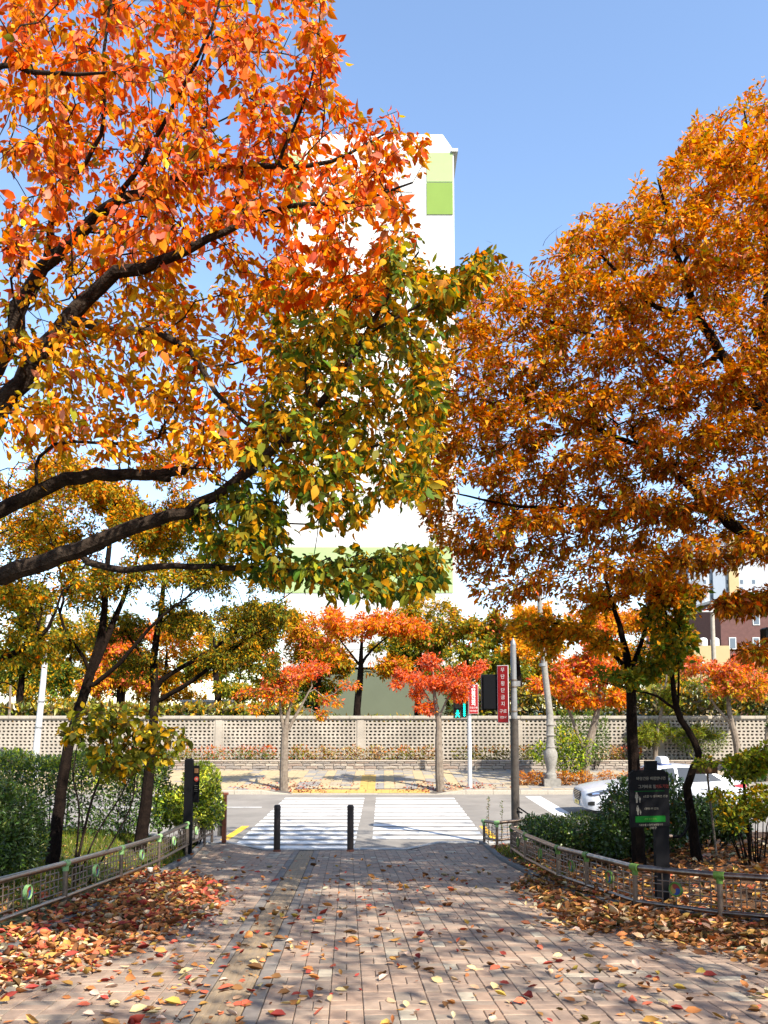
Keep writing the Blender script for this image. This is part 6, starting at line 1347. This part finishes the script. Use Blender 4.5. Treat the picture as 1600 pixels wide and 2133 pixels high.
LPILE = [(-3.85, 13.6), (-3.3, 13.4), (-2.5, 12.2), (-2.2, 11.4), (-2.1, 9.4), (-2.25, 8.0), (-2.5, 7.0), (-2.8, 6.0), (-3.1, 4.6), (-3.5, 4.4), (-3.45, 7.0), (-3.6, 10.5)]
def ragged(q): return q + rg.normal(0, 0.16, q.shape)
for x, y in ragged(poly_pts(rg, RPILE, 5600)): pts.append((x, y, 0.95))
for x, y in ragged(poly_pts(rg, LPILE, 5000)): pts.append((x, y, 0.9))
nb = 0
while nb < 6200:
    y = 4.5 + 13 * rg.random(); x = rg.uniform(-8.2, 8.6)
    if abs(x) > 0.50 * y + 1.2: continue
    le, re = left_edge(y), right_edge(y)
    if le < x < re: continue
    v = density(x, y)
    if rg.random() < v: pts.append((x, y, v)); nb += 1
nb = 0
while nb < 2500:
    y = 3.6 + 13.5 * rg.random() ** 1.5; x = rg.uniform(-3.6, 6)
    if not left_edge(y) < x < right_edge(y): continue
    v = 0.30 + 0.5 * math.exp(-((x + 1.4) / 1.0) ** 2) * sstep((11 - y) / 3) + 0.25 * sstep((8.5 - y) / 3) - 0.2 * sstep((y - 12) / 3)
    if rg.random() < v * clump(x, y): pts.append((x, y, 0.3)); nb += 1
pts = np.array(pts)
zz = np.array([(zpath(x, y) if left_edge(y) - 0.1 < x < right_edge(y) + 0.1 else bumpy(x, y)) for x, y, v in pts])
kx = np.array([1 if (left_edge(y) - 0.1 < x < left_edge(y)) or (right_edge(y) < x < right_edge(y) + 0.1) else 0 for x, y, v in pts])
pile = np.where(pts[:, 2] > 0.7, rg.random(len(pts)) * 0.05, 0.0)
pos = np.column_stack([pts[:, 0], pts[:, 1], zz + 0.010 + pile + kx * 0.055])
ang = rg.random(len(pos)) * 2 * math.pi
tilt = np.where(pts[:, 2] > 0.6, 0.5, 0.34)
d = np.column_stack([np.cos(ang), np.sin(ang), -0.084 * np.sin(ang) + rg.normal(0, 1, len(pos)) * tilt * 0.35])
nr = norm(np.array([0, 0, 1.0]) + rg.normal(0, 1, (len(pos), 3)) * tilt[:, None])
s = 0.078 * np.clip(1 + rg.normal(0, 0.34, len(pos)), 0.35, 1.8)
right_side = pts[:, 0] > 1.2
cl = pick(rg, {'tan': 2.2, 'pale': 1.2, 'redorange': 1.8, 'red': 1.6, 'orange': 1.8, 'amber': 1.6, 'brown': 2.6, 'rust': 3.0, 'yellow': 0.7}, len(pos))
cr_ = pick(rg, {'tan': 1.8, 'pale': 0.4, 'redorange': 0.6, 'orange': 0.9, 'amber': 1.2, 'brown': 3.6, 'rust': 3.6, 'yellow': 0.3, 'bronze': 1.4}, len(pos))
tint = np.where(right_side[:, None], cr_, cl)
TL = (np.array([(0, 0, 0.02), (0, .33, 0), (0, .7, 0.0), (0, 1.05, .20), (.25, .27, .16), (.24, .62, .20), (-.25, .27, .13), (-.24, .62, .17)]), T8f)
low = s * 0.02
px, py, f = proj(pos)
on_path = np.array([left_edge(y) < x < right_edge(y) for x, y, v in pts])
inv = (px > 10) & (px < 1590) & (py < 2125) & on_path & (pts[:, 2] < 0.75)
nearest = np.argsort(np.where(inv, f / s, 1e6))[:300]
rm = np.ones(len(pos), bool); rm[nearest] = False
fl_ = leaves_obj('fallen_leaves', pos[rm], d[rm], nr[rm], s[rm], tint[rm], TL, M['litter'], None)
tag(fl_, 'drifts of fallen red, orange and tan leaves along both path edges and in the beds', 'leaves', kind='stuff')
x_, y_, z_ = leaf_basis(d, nr)
cols = {'red': ('red', 'redorange'), 'orange': ('orange',), 'yellow': ('yellow', 'amber'), 'tan': ('tan', 'pale'), 'brown': ('brown', 'rust')}
keys = list(cols); vmesh = {}
for kname, cs in cols.items():
    vmesh[kname] = []
    for v_ in range(4):
        tv = TL[0].copy(); tv[[4, 5, 6, 7], 2] *= (0.5, 1.0, 1.6, -0.6)[v_]; tv[3, 2] = (0.03, 0.12, 0.2, -0.02)[v_]
        if v_ == 3: tv[:, 2] += 0.06
        c = pick(rg, {q: 1 for q in cs}, 1); me = np_mesh('fallen_leaf', tv, T8f, True, np.repeat(c, 8, axis=0)); me.materials.append(M['litter']); vmesh[kname].append(me)
lab = {'red': 'red fallen leaf lying on the brick paving near the viewer', 'orange': 'orange fallen leaf lying on the brick paving near the viewer', 'yellow': 'yellow fallen leaf lying on the brick paving near the viewer', 'tan': 'pale tan fallen leaf lying on the brick paving near the viewer', 'brown': 'brown fallen leaf lying on the brick paving near the viewer'}
for i in nearest:
    kname = str(rg.choice(keys, p=[0.2, 0.17, 0.15, 0.34, 0.14]))
    o = link('fallen_leaf', vmesh[kname][int(rg.integers(4))]); mtx = Matrix.Identity(4)
    for r_ in range(3):
        mtx[r_][0] = x_[i][r_] * s[i]; mtx[r_][1] = y_[i][r_] * s[i]; mtx[r_][2] = z_[i][r_] * s[i]; mtx[r_][3] = pos[i][r_]
    o.matrix_basis = mtx; tag(o, lab[kname], 'leaf', '%s fallen leaves on the near paving' % kname)
# leaves under the street trees
n = 700; which = rg.random(n) < 0.5
bx_ = np.where(which, -3.4, 2.4); pos = np.column_stack([bx_ + rg.normal(0, 1.0, n), 30.55 + np.abs(rg.normal(0, 1.1, n)), np.zeros(n)])
pos[:, 2] = [zfar(a, b) + 0.015 for a, b, c in pos]; ang = rg.random(n) * 6.28
lf = leaves_obj('fallen_leaves', pos, np.column_stack([np.cos(ang), np.sin(ang), np.zeros(n)]), norm(np.array([0, 0, 1.0]) + rg.normal(0, 0.25, (n, 3))), np.full(n, 0.09), pick(rg, {'red': 2, 'coral': 2, 'rust': 2, 'brown': 2}, n), TL, M['litter'], None)
tag(lf, 'scattered red leaves on the far pavement under the street trees', 'leaves', kind='stuff')
# grass of the left bed and along the edging
n = 16000; pos = []
while len(pos) < n:
    y = rg.uniform(9.5, 17.6); x = left_edge(y) - rg.uniform(0.12, 3.2)
    edge = (left_edge(y) - x) < 0.55
    if edge and not (y > 14.2): continue
    if not edge and (left_edge(y) - x) < 1.2 and rg.random() < 0.5: continue
    pos.append((x, y, bumpy(x, y)))
    if y > 15.8 and rg.random() < 0.7: x2 = left_edge(y) - rg.uniform(0.1, 0.5); pos.append((x2, y, bumpy(x2, y)))
for k in range(900):
    y = rg.uniform(12.5, 17); x = right_edge(y) + rg.uniform(0.12, 0.45); pos.append((x, y, bumpy(x, y)))
pos = np.array(pos); n = len(pos)
d = norm(rg.normal(0, 0.5, (n, 3)) + [0, 0, 1.0]); nr = norm(rg.normal(0, 1, (n, 3)))
gs = leaves_obj('grass', pos, d, nr, rg.uniform(0.05, 0.12, n), pick(rg, {'moss': 3, 'green': 3, 'olive': 2, 'tan': 0.4}, n), (TNv * np.array([2.0, 1, 1]), TNf), M['grass'], None)
tag(gs, 'short mossy grass growing in the beds and along the edging', 'grass', kind='stuff')
